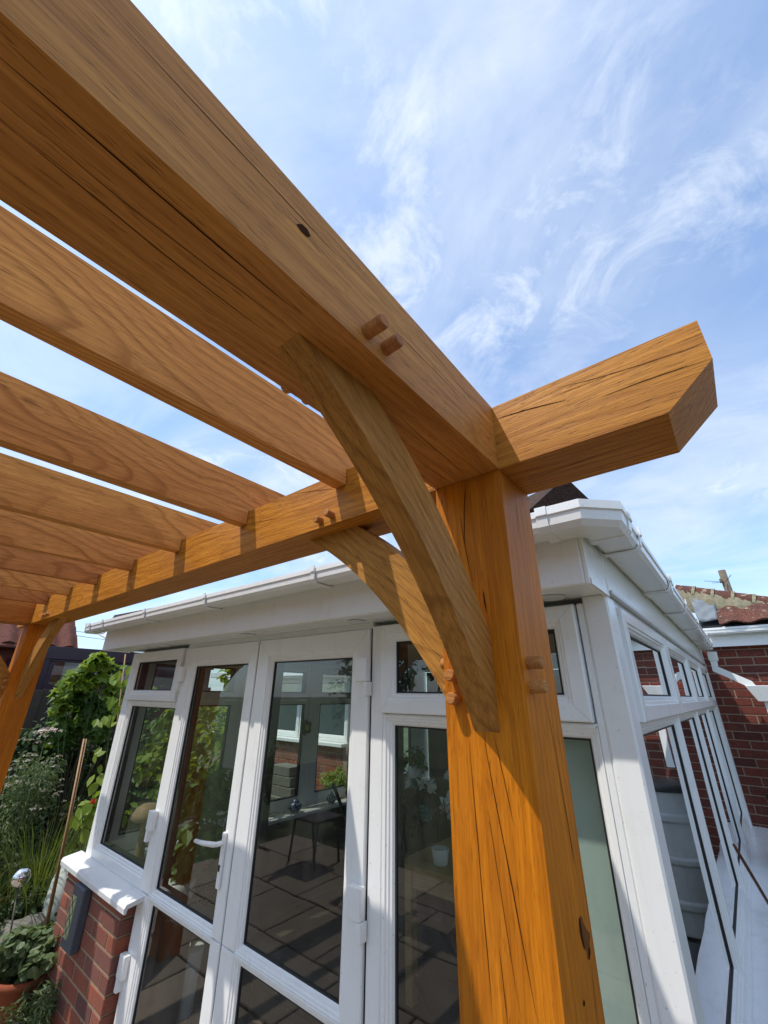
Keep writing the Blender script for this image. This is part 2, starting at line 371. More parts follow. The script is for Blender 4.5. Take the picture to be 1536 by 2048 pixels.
def prism(name, poly, depth, bev=0.0, seg=2):
    """polygon in x,z extruded symmetrically along y"""
    bm = bmesh.new(); n = len(poly)
    A = [bm.verts.new((x, -depth/2, z)) for x, z in poly]; B = [bm.verts.new((x, depth/2, z)) for x, z in poly]
    bm.faces.new(A); bm.faces.new(B[::-1])
    for i in range(n): bm.faces.new((A[i], B[i], B[(i+1) % n], A[(i+1) % n]))
    if bev: bmesh.ops.bevel(bm, geom=[e for e in bm.edges if len(e.link_faces) == 2 and e.calc_face_angle() > 0.35], offset=bev, segments=seg, profile=0.6, affect='EDGES')
    return frombm(name, bm)
def tube_mesh(name, pts, radii, seg=8, smooth=True):
    v, f = [], []; n = len(pts); pts = [Vector(p) for p in pts]
    if not isinstance(radii, (list, tuple)): radii = [radii]*n
    t0 = (pts[1]-pts[0]).normalized(); a = t0.orthogonal().normalized()
    for i, p in enumerate(pts):
        t = (pts[min(i+1, n-1)]-pts[max(i-1, 0)]).normalized(); a = (a - t*a.dot(t)).normalized(); b = t.cross(a)
        for k in range(seg):
            th = 2*math.pi*k/seg; v.append(p + (a*math.cos(th)+b*math.sin(th))*radii[i])
    for i in range(n-1):
        for k in range(seg):
            k2 = (k+1) % seg; f.append((i*seg+k, i*seg+k2, (i+1)*seg+k2, (i+1)*seg+k))
    f.append(tuple(range(seg))[::-1]); f.append(tuple((n-1)*seg+k for k in range(seg)))
    return pydata(name, v, f, smooth)
def tube(name, pts, radii, mat, parent=None, seg=8):
    return link(name, tube_mesh(name, pts, radii, seg), mat, parent)
def lathe_mesh(name, prof, seg=24, smooth=True):
    v, f = [], []; n = len(prof)
    for r, z in prof:
        for k in range(seg):
            th = 2*math.pi*k/seg; v.append((r*math.cos(th), r*math.sin(th), z))
    for i in range(n-1):
        for k in range(seg):
            k2 = (k+1) % seg; f.append((i*seg+k, i*seg+k2, (i+1)*seg+k2, (i+1)*seg+k))
    f.append(tuple(range(seg))[::-1]); f.append(tuple((n-1)*seg+k for k in range(seg)))
    return pydata(name, v, f, smooth)
def lathe(name, prof, mat, parent=None, loc=(0, 0, 0), rot=(0, 0, 0), seg=24):
    return link(name, lathe_mesh(name, prof, seg), mat, parent, loc, rot)
def loft_rects(name, loops, fmap):
    """nested rectangles (u0,v0,u1,v1,d) joined into a mitred frame; fmap turns (u,v,d) into a point"""
    v, f = [], []
    for (u0, v0, u1, v1, d) in loops:
        for u, w_ in ((u0, v0), (u1, v0), (u1, v1), (u0, v1)): v.append(fmap(u, w_, d))
    for i in range(len(loops)-1):
        for k in range(4):
            k2 = (k+1) % 4; f.append((i*4+k, i*4+k2, (i+1)*4+k2, (i+1)*4+k))
    bm = bmesh.new(); vs = [bm.verts.new(q) for q in v]
    for q in f: bm.faces.new([vs[i] for i in q])
    return frombm(name, bm)
def centre(o):
    """put a mesh object's origin at the middle of its mesh (parts are built in world space)"""
    me = o.data; n = len(me.vertices); c = sum((v.co for v in me.vertices), Vector())/n
    me.transform(Matrix.Translation(-c)); o.location = o.location + c
    return o

# ------------------------------------------------------------------ the setting
g = link('ground', pydata('ground', [(-150, -150, -0.05), (150, -150, -0.05), (150, 150, -0.05), (-150, 150, -0.05)], [(0, 1, 2, 3)]), 'ground'); tag(g, kind='structure')
pb = box('patio', (-5.0, -2.66, -0.045), (2.85, 0.46, -0.012), 'mortar_dark'); tag(pb, kind='structure')
slab = [boxmesh('paving_slab', (0.585, 0.585, 0.04), 0.006), boxmesh('paving_slab', (0.585, 0.285, 0.04), 0.006)]
yy = -2.62; j = 0
while yy < 0.35:
    xx = -4.97 + (0.3 if j % 2 else 0)
    while xx < 2.2:
        link('paving_slab', slab[0], 'flag_patio', pb, (xx+0.3, yy+0.3, 0.0+U(-.002, .002)), (U(-.003, .003), U(-.003, .003), 0)); xx += 0.6
    yy += 0.6; j += 1

# ------------------------------------------------------------------ oak pergola
# drawn in units of 0.75 m round the inner corner of the near post and beam (section 0.2 units = 150 mm)
K = 0.75
XC, YC, ZC = 0.092, -0.233, 2.2164      # where that corner stands; ZC is the underside of the beams
ZB, PW, HB = 0.0, 0.2, 0.202
PH = ZC/K        # post height in units
perg = empty('oak_pergola', (0, 0, 0)); tag(perg, 'honey coloured oak pergola with pegged curved braces beside the white conservatory', 'pergola')
RX, RY, RZ = (0, 0, 0), (0, 0, math.pi/2), (0, -math.pi/2, 0)
def post(x0, y0, mat='oak_post'):
    me = prism('post', [(-PH/2, -PW/2), (PH/2, -PW/2), (PH/2, PW/2), (-PH/2, PW/2)], PW, 0.007)
    return link('post', me, mat, perg, (x0+PW/2, y0+PW/2, -PH/2-0.001), RZ)
LB = 4.63
FRY = -3.40
P1 = post(-PW, 0); P2 = post(-LB-PW, 0); P3 = post(-PW, FRY); P4 = post(-LB-PW, FRY)
def long_beam(y0):
    T, c, z1 = 0.4854, 0.100, 0.0922
    L0 = -LB-PW-0.36
    cx = (T+L0)/2
    poly = [(L0+c-cx, 0), (T-c-cx, 0), (T-cx, z1), (T-cx, HB), (L0-cx, HB), (L0-cx, z1)]
    return link('back_beam', prism('back_beam', [(x, z-HB/2) for x, z in poly], PW, 0.006), 'oak_back', perg, (cx, y0+PW/2, ZB+HB/2), RX)
BB = long_beam(0.0)
FB = long_beam(FRY); FB.name = 'front_beam'
def side_beam(x0):
    L = -FRY - PW - 0.002
    return link('side_beam', prism('side_beam', [(-L/2, -HB/2), (L/2, -HB/2), (L/2, HB/2), (-L/2, HB/2)], PW, 0.006), 'oak_beam', perg, (x0+PW/2, -0.001-L/2, ZB+HB/2), RY)
SB = side_beam(-PW); SB2 = side_beam(-LB-PW)
# rafters, notched over the beams
RB, RT, RW = 0.138, 0.356, 0.055
def rafter_mesh(seedv):
    y0, y1 = FRY-0.33, 0.33
    n = HB + 0.003
    poly = [(y0+0.06, RB), (FRY-0.003, RB), (FRY-0.003, n), (FRY+PW+0.003, n), (FRY+PW+0.003, RB), (-0.003, RB), (-0.003, n), (PW+0.003, n), (PW+0.003, RB), (y1-0.06, RB), (y1, RB+0.07), (y1, RT), (y0, RT), (y0, RB+0.07)]
    c = (y0+y1)/2; zc = (RB+RT)/2
    return prism('rafter', [(y-c, z-zc) for y, z in poly], RW, 0.003, 1), c, zc
rm, rc, rz_ = rafter_mesh(0)
RAFT = []
for i, xr in enumerate((-0.577, -1.20, -1.825, -2.437, -3.042, -3.645, -4.253)):
    RAFT.append(link('rafter', rm, 'oak_rafter', perg, (xr-RW/2, rc, ZB+rz_), RY))
# curved braces: outline in (a = away from the post, b = below the beam)
def arc(p, q, sag, n=12):
    p, q = Vector(p), Vector(q); d = q-p; nrm = Vector((-d.y, d.x)).normalized()
    out = []
    for i in range(n+1):
        s = i/n; out.append(p + d*s + nrm*(4*sag*s*(1-s)))
    return out
lower = arc((0.635, 0.0), (0.0, 0.63), 0.060); upper = arc((0.0, 0.425), (0.435, 0.0), -0.030)
BT = 0.060
bpoly = [(p.x, -p.y) for p in lower] + [(p.x, -p.y) for p in upper]
# mesh lies with its length along local x: rotate the outline by 45 degrees
c45 = math.cos(math.radians(45))
bc = (0.26, -0.26)
def brace_mesh(poly): return prism('brace', [((x-bc[0])*c45+(z-bc[1])*c45, -(x-bc[0])*c45+(z-bc[1])*c45) for x, z in poly], BT, 0.006, 2)
brm = brace_mesh(bpoly)
wide = arc((0.0, 0.375), (0.38, 0.0), -0.030)
brw = brace_mesh([(p.x, -p.y) for p in lower] + [(p.x, -p.y) for p in wide])
def brace(x, y, yaw, me=None):
    """corner of post and beam at (x,y,ZB), arm pointing along yaw"""
    rot = Matrix.Rotation(yaw, 4, 'Z') @ Matrix.Rotation(-math.radians(45), 4, 'Y')
    off = Matrix.Rotation(yaw, 4, 'Z') @ Vector((bc[0], 0, bc[1]))
    return link('brace', me or brm, 'oak_brace', perg, Vector((x, y, ZB))+off, rot.to_euler())
XB = -0.098
br1 = brace(XB, 0.0, -math.pi/2)
br2 = brace(-PW, 0.098, math.pi, brw)
brace(-LB, 0.098, 0, brw); brace(-LB-PW/2, 0, -math.pi/2)
brace(XB, FRY+PW, math.pi/2); brace(-LB-PW/2, FRY+PW, math.pi/2); brace(-PW, FRY+PW/2, math.pi); brace(-LB, FRY+PW/2, 0)
# pegs
pegs = [lathe_mesh('peg', [(0.0125, 0), (0.0132, 0.004), (0.0138, 0.082), (0.0128, 0.0862), (0.0112, 0.0872)], 16),
        lathe_mesh('peg', [(0.0125, 0), (0.0138, 0.004), (0.0134, 0.082), (0.0122, 0.0858), (0.0108, 0.0864)], 16)]
for pm in pegs:
    for p in pm.polygons: p.use_smooth = len(p.vertices) == 4
def peg(p, d, proud=0.036):
    d = Vector(d); q = d.to_track_quat('Z', 'Y').to_euler()
    link('peg', random.choice(pegs), 'oak_peg', perg, Vector(p) + d*(proud*1.0-0.087+U(-.004, .004)), (q.x+U(-.05, .05), q.y+U(-.05, .05), q.z))
for y in (-0.540, -0.488):
    peg((0, y, ZB+0.034), (1, 0, 0), 0.040); peg((-PW, y, ZB+0.034), (-1, 0, 0), 0.03)
for z in (-0.487, -0.540):
    peg((0, 0.034, ZB+z), (1, 0, 0), 0.034); peg((-PW, 0.034, ZB+z), (-1, 0, 0), 0.022)
for x in (-0.700, -0.640): peg((x, 0, ZB+0.030), (0, -1, 0), 0.030)
for z in (-0.517, -0.565): peg((-0.168, 0, ZB+z), (0, -1, 0), 0.032)
for x in (-4.07, -4.13): peg((x, 0, ZB+0.030), (0, -1, 0), 0.03)
for z in (-0.49, -0.54): peg((-LB-0.035, 0, ZB+z), (0, -1, 0), 0.03)

# to metres, and into place
for me in {o.data for o in perg.children}: me.transform(Matrix.Scale(K, 4))
for o in perg.children: o.location = Vector((XC, YC, ZC)) + Vector(o.location)*K
perg.location = (-1.6, -0.9, 0)
for o in perg.children: o.location = Vector(o.location) - perg.location

# drying cracks, as narrow tapering fissures on the faces they open in
def fissure(parent, pts, nrm, wmax, name='crack'):
    nrm = Vector(nrm); pts = [Vector(p) + nrm*0.0006 for p in pts]
    fine = []; q = [pts[0]*2-pts[1]] + pts + [pts[-1]*2-pts[-2]]
    for j in range(1, len(q)-2):
        a, b, c, d = q[j-1], q[j], q[j+1], q[j+2]; k = max(2, int((c-b).length/0.010))
        for i in range(k):
            s = i/k; fine.append(0.5*((2*b)+(c-a)*s+(2*a-5*b+4*c-d)*s*s+(3*b-a-3*c+d)*s**3))
    fine.append(pts[-1]); n = len(fine)
    for _ in range(50): fine = [fine[0]] + [fine[i]*0.5+(fine[i-1]+fine[i+1])*0.25 for i in range(1, n-1)] + [fine[-1]]
    v, f = [], []; dr = 0.0; wv_ = 0.8
    for i, p in enumerate(fine):
        t = (fine[min(i+1, n-1)]-fine[max(i-1, 0)]).normalized(); s = t.cross(nrm).normalized()
        e = min(i, n-1-i)/max(1, n-1)*2
        wv_ = 0.8*wv_ + 0.2*U(0.4, 1.25); wd = wmax*0.26*min(1, (e*1.7)**0.8)*wv_
        dr = dr*0.9 + U(-1, 1)*0.00018
        v += [p + s*(dr-wd), p + s*(dr+wd)]
        if i: f.append((2*i-2, 2*i-1, 2*i+1, 2*i))
    o = centre(link(name, pydata(name, v, f), 'crack')); setp(o, parent); return o
def px_fissure(parent, zoom, pts, plane, val, nrm, wmax):
    ox, oy, k = zoom; fn = {'x': atx, 'y': aty, 'z': atz}[plane]
    fissure(parent, [fn(ox+a*k, oy+b*k, val) for a, b in pts], nrm, wmax)
Z4 = (860, 1300, .3653); Z8 = (540, 620, .3385); ZT = (840, 600, .41667); Z0 = (0, 0, .4557); ZM = (440, 960, .2083); Z1 = (820, 780, .1693); Z6 = (600, 980, .2604)
FN, RN, DN = (0, -1, 0), (1, 0, 0), (0, 0, -1)
for pts, wd in (([(210, 440), (225, 600), (240, 800), (255, 950), (270, 1150), (290, 1400), (310, 1600), (335, 1850), (350, 2090)], .0026),
                ([(290, 440), (310, 600), (340, 750), (375, 900), (410, 1080), (440, 1200), (470, 1400), (495, 1520), (510, 1650), (540, 1800), (570, 1930), (600, 2090)], .0034),
                ([(345, 440), (380, 600), (410, 680), (430, 800), (440, 900), (465, 980)], .0024),
                ([(300, 760), (330, 950), (360, 1150), (390, 1320), (410, 1480), (430, 1640), (455, 1750), (510, 2090)], .0017),
                ([(375, 1590), (390, 1750), (420, 1950), (430, 2090)], .0016)):
    px_fissure(P1, Z4, pts, 'y', YC, FN, wd)
for pts, wd in (([(1160, 1010), (1150, 1100), (1135, 1200), (1145, 1330), (1155, 1418)], .0045), ([(1020, 1110), (1015, 1165)], .003)):
    px_fissure(P1, Z8, pts, 'y', YC, FN, wd)
px_fissure(P1, Z6, [(1225, 180), (1270, 440), (1300, 640), (1330, 720)], 'y', YC, FN, .003)
px_fissure(P1, Z6, [(1405, 760), (1420, 850), (1435, 950)], 'y', YC, FN, .006)
for pts, wd in (([(596, 100), (610, 200), (640, 330), (690, 560), (720, 760), (745, 900), (770, 1050), (800, 1200), (815, 1300)], .0030),
                ([(735, 830), (765, 1000), (790, 1180)], .005), ([(690, 420), (715, 560)], .0015), ([(880, 1700), (905, 1900), (920, 2080)], .002)):
    px_fissure(P1, Z4, pts, 'x', XC, RN, wd)
px_fissure(P1, Z1, [(1245, 1250), (1262, 1540), (1290, 1800)], 'x', XC, RN, .002)
def blot(parent, zoom, pts, plane, val, nrm, mat='crack', lift=0.0008):
    ox, oy, k = zoom; fn = {'x': atx, 'y': aty, 'z': atz}[plane]; n = Vector(nrm)
    v = [fn(ox+a*k, oy+b*k, val)+n*lift for a, b in pts]
    o = centre(link('knot_hole', pydata('knot_hole', v, [tuple(range(len(v)))]), mat)); setp(o, parent)
ZH = (1120, 1560, .2383)
blot(P1, ZH, [(155, 1160), (172, 1138), (185, 1150), (195, 1200), (225, 1260), (245, 1280), (252, 1320), (246, 1380), (254, 1440), (247, 1512), (232, 1500), (222, 1430), (200, 1420), (180, 1350), (163, 1270)], 'x', XC, RN, 'knot', 0.0005)
blot(P1, ZH, [(236, 1400), (246, 1408), (252, 1450), (246, 1508), (236, 1480)], 'x', XC, RN)
blot(P1, ZH, [(158, 1165), (166, 1160), (176, 1230), (188, 1320), (206, 1410), (198, 1412), (180, 1350), (163, 1270)], 'x', XC, RN)
blot(P1, Z4, [(838, 1912), (846, 1925), (845, 1950), (836, 1945)], 'x', XC, RN)
for pts, wd in (([(390, -40), (560, 130), (700, 290), (850, 450), (1000, 610), (1150, 770), (1260, 890), (1370, 1010), (1450, 1090), (1560, 1210)], .0030),
                ([(950, 640), (1100, 790), (1200, 900), (1300, 980), (1400, 1080), (1536, 1230)], .0016), ([(1000, 830), (1120, 940)], .001)):
    px_fissure(SB, Z0, pts, 'x', XC, RN, wd)
for pts, wd in (([(620, 0), (760, 150), (870, 250), (960, 350), (1060, 450), (1180, 580)], .0022), ([(700, -20), (900, 190), (1100, 410), (1310, 720)], .0018), ([(1000, 330), (1150, 480), (1320, 640)], .0012)):
    px_fissure(SB, Z8, pts, 'x', XC, RN, wd)
blot(SB, Z0, [(1300, 985), (1325, 985), (1350, 1010), (1362, 1040), (1345, 1040), (1320, 1015)], 'x', XC, RN)
for pts, wd in (([(-60, 200), (0, 250), (200, 420), (400, 600), (600, 770), (750, 900), (900, 1030), (1100, 1200), (1320, 1380)], .0040),
                ([(-60, 480), (0, 530), (200, 690), (400, 840), (600, 1020), (800, 1190), (1000, 1330), (1240, 1510)], .0026),
                ([(-40, 385), (300, 690), (500, 860), (700, 1010), (1000, 1230), (1320, 1475)], .0018)):
    px_fissure(SB, Z0, pts, 'z', ZC, DN, wd)
for pts, wd in (([(720, 580), (900, 760), (1050, 880), (1150, 970)], .0024), ([(860, 870), (960, 960), (1080, 1020)], .0018)):
    px_fissure(SB, Z8, pts, 'z', ZC, DN, wd)
for pts, wd in (([(356, 575), (450, 545), (520, 520), (600, 500), (720, 478)], .0046), ([(640, 425), (760, 412), (850, 375), (950, 345), (1080, 305), (1200, 265), (1372, 208)], .0030),
                ([(1402, 280), (1250, 330), (1150, 355), (1050, 395), (950, 430), (860, 470)], .0030), ([(620, 470), (760, 420), (900, 365)], .0016)):
    px_fissure(BB, ZT, pts, 'y', YC, FN, wd)
px_fissure(BB, ZT, [(510, 865), (640, 825), (780, 770), (900, 720), (1060, 680), (1210, 630)], 'z', ZC, DN, .0022)
px_fissure(BB, ZT, [(640, 880), (760, 840), (900, 805), (1000, 770)], 'z', ZC, DN, .0016)
for pts, wd in (([(690, 135), (780, 130), (850, 120), (910, 110), (950, 85), (1040, 60), (1115, 92)], .0026), ([(1215, 50), (1310, 32)], .003), ([(285, 420), (400, 390), (560, 370)], .0022),
                ([(-300, 590), (-100, 520), (60, 500), (190, 462)], .002), ([(360, 330), (470, 250), (600, 235)], .0014)):
    px_fissure(BB, ZM, pts, 'y', YC, FN, wd)
px_fissure(BB, ZM, [(420, 720), (520, 705), (700, 650), (900, 590)], 'z', ZC, DN, .0024)
for pts, wd in (([(880, 0), (960, 130), (1000, 230)], .0018), ([(1040, 300), (1100, 430), (1150, 520)], .001)):
    px_fissure(br1, Z6, pts, 'x', XC+(XB+BT/2)*K, RN, wd)
for pts, wd in (([(640, 760), (700, 830)], .0012), ([(760, 800), (900, 960)], .0012), ([(300, 380), (420, 520), (520, 600)], .0012), ([(900, 1080), (1010, 1230)], .0012)):
    px_fissure(br2, Z6, pts, 'y', YC+(0.098-BT/2)*K, FN, wd)

# ------------------------------------------------------------------ conservatory
con = empty('conservatory', (-1.7, 2.4, 0)); tag(con, 'white plastic framed conservatory with glazed doors, brick dwarf wall and white gutters', 'conservatory')
FY, XR, XL, YB = 0.5175, 0.085, -3.46, 4.72
front = lambda u, v, d: Vector((u, FY-d, v))
right = lambda u, v, d: Vector((XR+d, u, v))
left = lambda u, v, d: Vector((XL-d, u, v))
GB = 0.052
def framed(name, fm, outer, glass, d0=0.0, back=-0.07, parent=con, proud=0.0, mat='upvc'):
    """mitred plastic frame round one pane, with glazing bead, gasket and pane"""
    U0, V0, U1, V1 = outer; a, b_, c, d = glass; p = d0+proud
    e = 0.004
    L = [(U0, V0, U1, V1, back), (U0, V0, U1, V1, p-e), (U0+e, V0+e, U1-e, V1-e, p)]
    L += [(a-0.030, b_-0.030, c+0.030, d+0.030, p), (a-0.026, b_-0.026, c+0.026, d+0.026, p-0.005), (a-0.018, b_-0.018, c+0.018, d+0.018, p-0.006), (a-0.014, b_-0.014, c+0.014, d+0.014, p-0.011), (a-0.006, b_-0.006, c+0.006, d+0.006, p-0.013)]
    L += [(a, b_, c, d, p-0.022), (a, b_, c, d, back), (U0, V0, U1, V1, back)]
    o = centre(link(name, loft_rects(name, L, fm), mat)); setp(o, parent)
    gk = centre(link('gasket', loft_rects('gasket', [(a-.001, b_-.001, c+.001, d+.001, p-0.0215), (a+0.006, b_+0.006, c-0.006, d-0.006, p-0.023), (a+0.006, b_+0.006, c-0.006, d-0.006, back-0.001), (a-.004, b_-.004, c+.004, d+.004, back-.002)], fm), 'gasket')); setp(gk, o)
    gp = [fm(a, b_, p-0.028), fm(c, b_, p-0.028), fm(c, d, p-0.028), fm(a, d, p-0.028)]
    pane = centre(link('pane', pydata('pane', gp, [(0, 1, 2, 3)]), 'glass')); setp(pane, o)
    if proud > 0.0:
        v, f = [], []; hw_ = 0.0009
        for (ou, ov), (iu, iv) in (((U0+e, V0+e), (a-.03, b_-.03)), ((U1-e, V0+e), (c+.03, b_-.03)), ((U1-e, V1-e), (c+.03, d+.03)), ((U0+e, V1-e), (a-.03, d+.03))):
            L_ = math.hypot(iu-ou, iv-ov) or 1; nu, nv = -(iv-ov)/L_*hw_, (iu-ou)/L_*hw_; k = len(v)
            v += [fm(ou+nu, ov+nv, p+.0004), fm(ou-nu, ov-nv, p+.0004), fm(iu-nu, iv-nv, p+.0004), fm(iu+nu, iv+nv, p+.0004)]; f.append((k, k+1, k+2, k+3))
        if parent is con: setp(centre(link('weld_lines', pydata('weld_lines', v, f), 'upvc_grey')), o)
    return o
def bar(name, fm, u0, v0, u1, v1, d1, d0=-0.07, mat='upvc', bev=0.003, parent=con):
    a, b_ = fm(u0, v0, d0), fm(u1, v1, d1); return box(name, a, b_, mat, parent, bev)
TOPZ = 2.078
# left side light over the brick wall
bar('frame_jamb', front, -3.46, .765, -3.395, TOPZ, 0.0)
framed('window_sash', front, (-3.392, 1.735, -2.586, 2.074), (-3.302, 1.803, -2.675, 2.003), proud=0.024)
framed('window_frame', front, (-3.394, .765, -2.579, 1.733), (-3.31, .845, -2.612, 1.693))
bar('frame_mullion', front, -2.579, .04, -2.563, TOPZ, 0.0)
# doors
def door(u0, u1, g0, g1, hinge):
    dr = framed('door', front, (u0, 0.775, u1, 2.068), (g0, .806, g1, 1.951), proud=0.012)
    low = framed('door_lower_panel', front, (u0, .06, u1, .7735), (g0, .19, g1, .738), proud=0.012, parent=dr)
    return dr
dL = door(-2.561, -1.727, -2.418, -1.828, 'L'); dR = door(-1.717, -0.890, -1.588, -1.006, 'R')
bar('gasket_strip', front, -1.727, .06, -1.717, 2.066, 0.004, -0.03, 'gasket', 0, dL)
bar('gasket_strip', front, -0.890, .06, -0.882, 2.070, -0.004, -0.03, 'gasket', 0, dR)
bar('frame_mullion', front, -0.882, .04, -0.818, TOPZ, 0.0)
bar('frame_head', front, -2.563, 2.0695, -0.882, 2.10, -0.002, -0.07)
bar('door_threshold', front, -2.56, .0, -0.88, .055, 0.02, -0.07, 'upvc_grey')
# hinges, handle
def hinge(u, z, side, parent, h=0.095):
    b1 = box('hinge', (u-0.052 if side > 0 else u-0.012, FY-0.044, z-0.005), (u+0.012 if side > 0 else u+0.052, FY-0.0125, z+h-0.005), 'upvc', None, 0.006, 2)
    setp(b1, parent)
    c = box('hinge_pin', (u-0.010, FY-0.040, z-0.062), (u+0.016, FY-0.004, z-0.006), 'upvc', None, 0.004, 2); setp(c, b1)
for z in (1.852, 1.072, 0.30): hinge(-0.890, z, 1, dR)
for z in (1.86, 1.06, 0.43): hinge(-2.561, z, -1, dL)
hp = box('handle', (-1.806, FY-0.026, .952), (-1.778, FY-0.0125, 1.170), 'upvc', None, 0.006, 2); setp(hp, dL)
lv = tube('handle_lever', [(-1.792, FY-0.02, 1.128), (-1.792, FY-0.055, 1.128), (-1.803, FY-0.066, 1.127), (-1.90, FY-0.066, 1.116), (-1.975, FY-0.064, 1.112)], [.011, .011, .0115, .0105, .009], 'upvc', None, 10); setp(lv, hp)
ky = box('key_cylinder', (-1.797, FY-0.031, 1.018), (-1.787, FY-0.024, 1.044), 'key_dark', None, 0.002); setp(ky, hp)
# right side light
framed('window_sash', front, (-0.816, 1.728, -0.004, 2.074), (-0.744, 1.802, -0.080, 2.003), proud=0.024)
framed('window_frame', front, (-0.818, .06, 0.0, 1.725), (-0.770, .19, -0.030, 1.683))
bar('frame_mullion', front, 0.0005, .04, 0.022, TOPZ, -0.001)
cp = bar('corner_post', front, 0.0225, .0, XR+0.012, 2.10, 0.004, -0.105, bev=0.006)
# right wall: four lights
bar('frame_sill_rail', right, .63, .74, YB, .775, 0.004, -0.08)
bar('frame_jamb', right, 0.6235, .775, 0.645, 2.10, -0.004)
RWN = [(0.648+1.0*k, 1.636+1.0*k) for k in range(4)]
for i, (a, b_) in enumerate(RWN):
    framed('window_sash', right, (a, 1.728, b_, 2.074), (a+.075, 1.802, b_-.085, 2.003), proud=0.024)
    framed('window_frame', right, (a, .777, b_, 1.725), (a+.045, .845, b_-.035, 1.683))
    if i < 3: bar('frame_mullion', right, b_+.0005, .775, b_+0.0115, TOPZ, -0.002)
bar('frame_head', right, 0.63, 2.0765, YB, 2.105, 0.006, -0.08)
bar('end_panel', right, 4.6365, .72, YB+0.03, 2.10, 0.02, -0.08)
sr = bar('window_sill', right, 0.60, .70, YB, .738, 0.128, -0.07, 'upvc_sill', 0.008)
dwr = bar('dwarf_wall', right, 0.60, 0.0, YB, .699, 0.05, -0.07, 'plaster', 0.0)
# left wall lights
for i, (a, b_) in enumerate(((0.60, 1.52), (1.54, 2.42), (2.48, 3.40), (3.46, 4.38))):
    framed('window_sash', left, (a, 1.728, b_, 2.074), (a+.09, 1.80, b_-.09, 2.003), proud=0.024, back=-0.06)
    framed('window_frame', left, (a, .777, b_, 1.725), (a+.085, .85, b_-.085, 1.683), back=-0.06)
for a, b_ in ((0.5885, .599), (1.521, 1.539), (2.421, 2.479), (3.401, 3.459), (4.381, YB)): bar('frame_mullion', left, a, .775, b_, TOPZ, 0.0, -0.06)
bar('frame_head', left, 0.59, 2.0765, YB, 2.105, 0.0, -0.06); bar('frame_sill_rail', left, 0.59, .74, YB, .775, 0.0, -0.06)
isl = box('inner_sill', (XL+0.062, 0.62, .705), (XL+0.20, YB, .738), 'upvc', con, 0.006)
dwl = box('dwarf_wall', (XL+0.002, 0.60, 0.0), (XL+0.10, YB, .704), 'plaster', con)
# inside
fl = box('floor', (-3.36, 0.53, -0.02), (0.03, YB, 0.012), 'mortar_dark'); tag(fl, kind='structure')
tl = boxmesh('floor_tile', (0.43, 0.43, 0.02), 0.004)
for i in range(7):
    for j in range(9): link('floor_tile', tl, 'flag_inside', fl, (-3.09+0.44*i+(0.12 if j % 2 else 0), 0.80+0.44*j, 0.012+U(-.001, .001)))
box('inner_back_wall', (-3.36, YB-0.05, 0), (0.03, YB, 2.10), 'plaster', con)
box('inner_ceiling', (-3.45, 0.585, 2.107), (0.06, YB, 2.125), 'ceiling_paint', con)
# eaves
fsc = box('fascia', (-3.60, 0.325, 2.094), (0.086, 0.343, 2.30), 'upvc', con, 0.004)
box('fascia_joint', (-0.055, 0.3235, 2.096), (-0.052, 0.3255, 2.29), 'upvc_grey', con)
sof = box('soffit', (-3.60, 0.344, 2.098), (0.086, FY+0.03, 2.104), 'upvc', con)
for k in range(4): setp(box('soffit_groove', (-3.59, 0.352+k*0.04, 2.0965), (-0.10, 0.3545+k*0.04, 2.0985), 'upvc_grey'), sof)
eb = box('eave_end', (0.0865, 0.326, 2.092), (0.100, FY+0.02, 2.30), 'upvc', con, 0.003)
box('eave_end_trim', (0.1005, 0.327, 2.091), (0.104, FY+0.02, 2.110), 'upvc', con, 0.001)
box('eave_end', (-3.614, 0.326, 2.092), (-3.6005, FY+0.02, 2.30), 'upvc', con, 0.003)
box('fascia', (0.062, FY+0.0225, 2.107), (0.104, YB, 2.30), 'upvc', con, 0.004)
box('fascia', (-3.60, FY+0.0225, 2.107), (-3.56, YB, 2.30), 'upvc', con, 0.004)
box('drip_trim', (0.1045, FY+0.025, 2.100), (0.112, YB, 2.114), 'upvc_grey', con, 0.002)
dlm = lathe_mesh('downlight', [(0.0, -0.004), (0.024, -0.004), (0.028, -0.006), (0.036, -0.007), (0.040, -0.004), (0.041, 0.0)], 20)
for px, py in ((714, 1242), (497, 1269), (1105, 1194), (330, 1290)):
    p = atz(px, py, 2.0965); dl = link('downlight', dlm, 'upvc_grey', con, (p.x, min(max(p.y, .40), .46), 2.097))
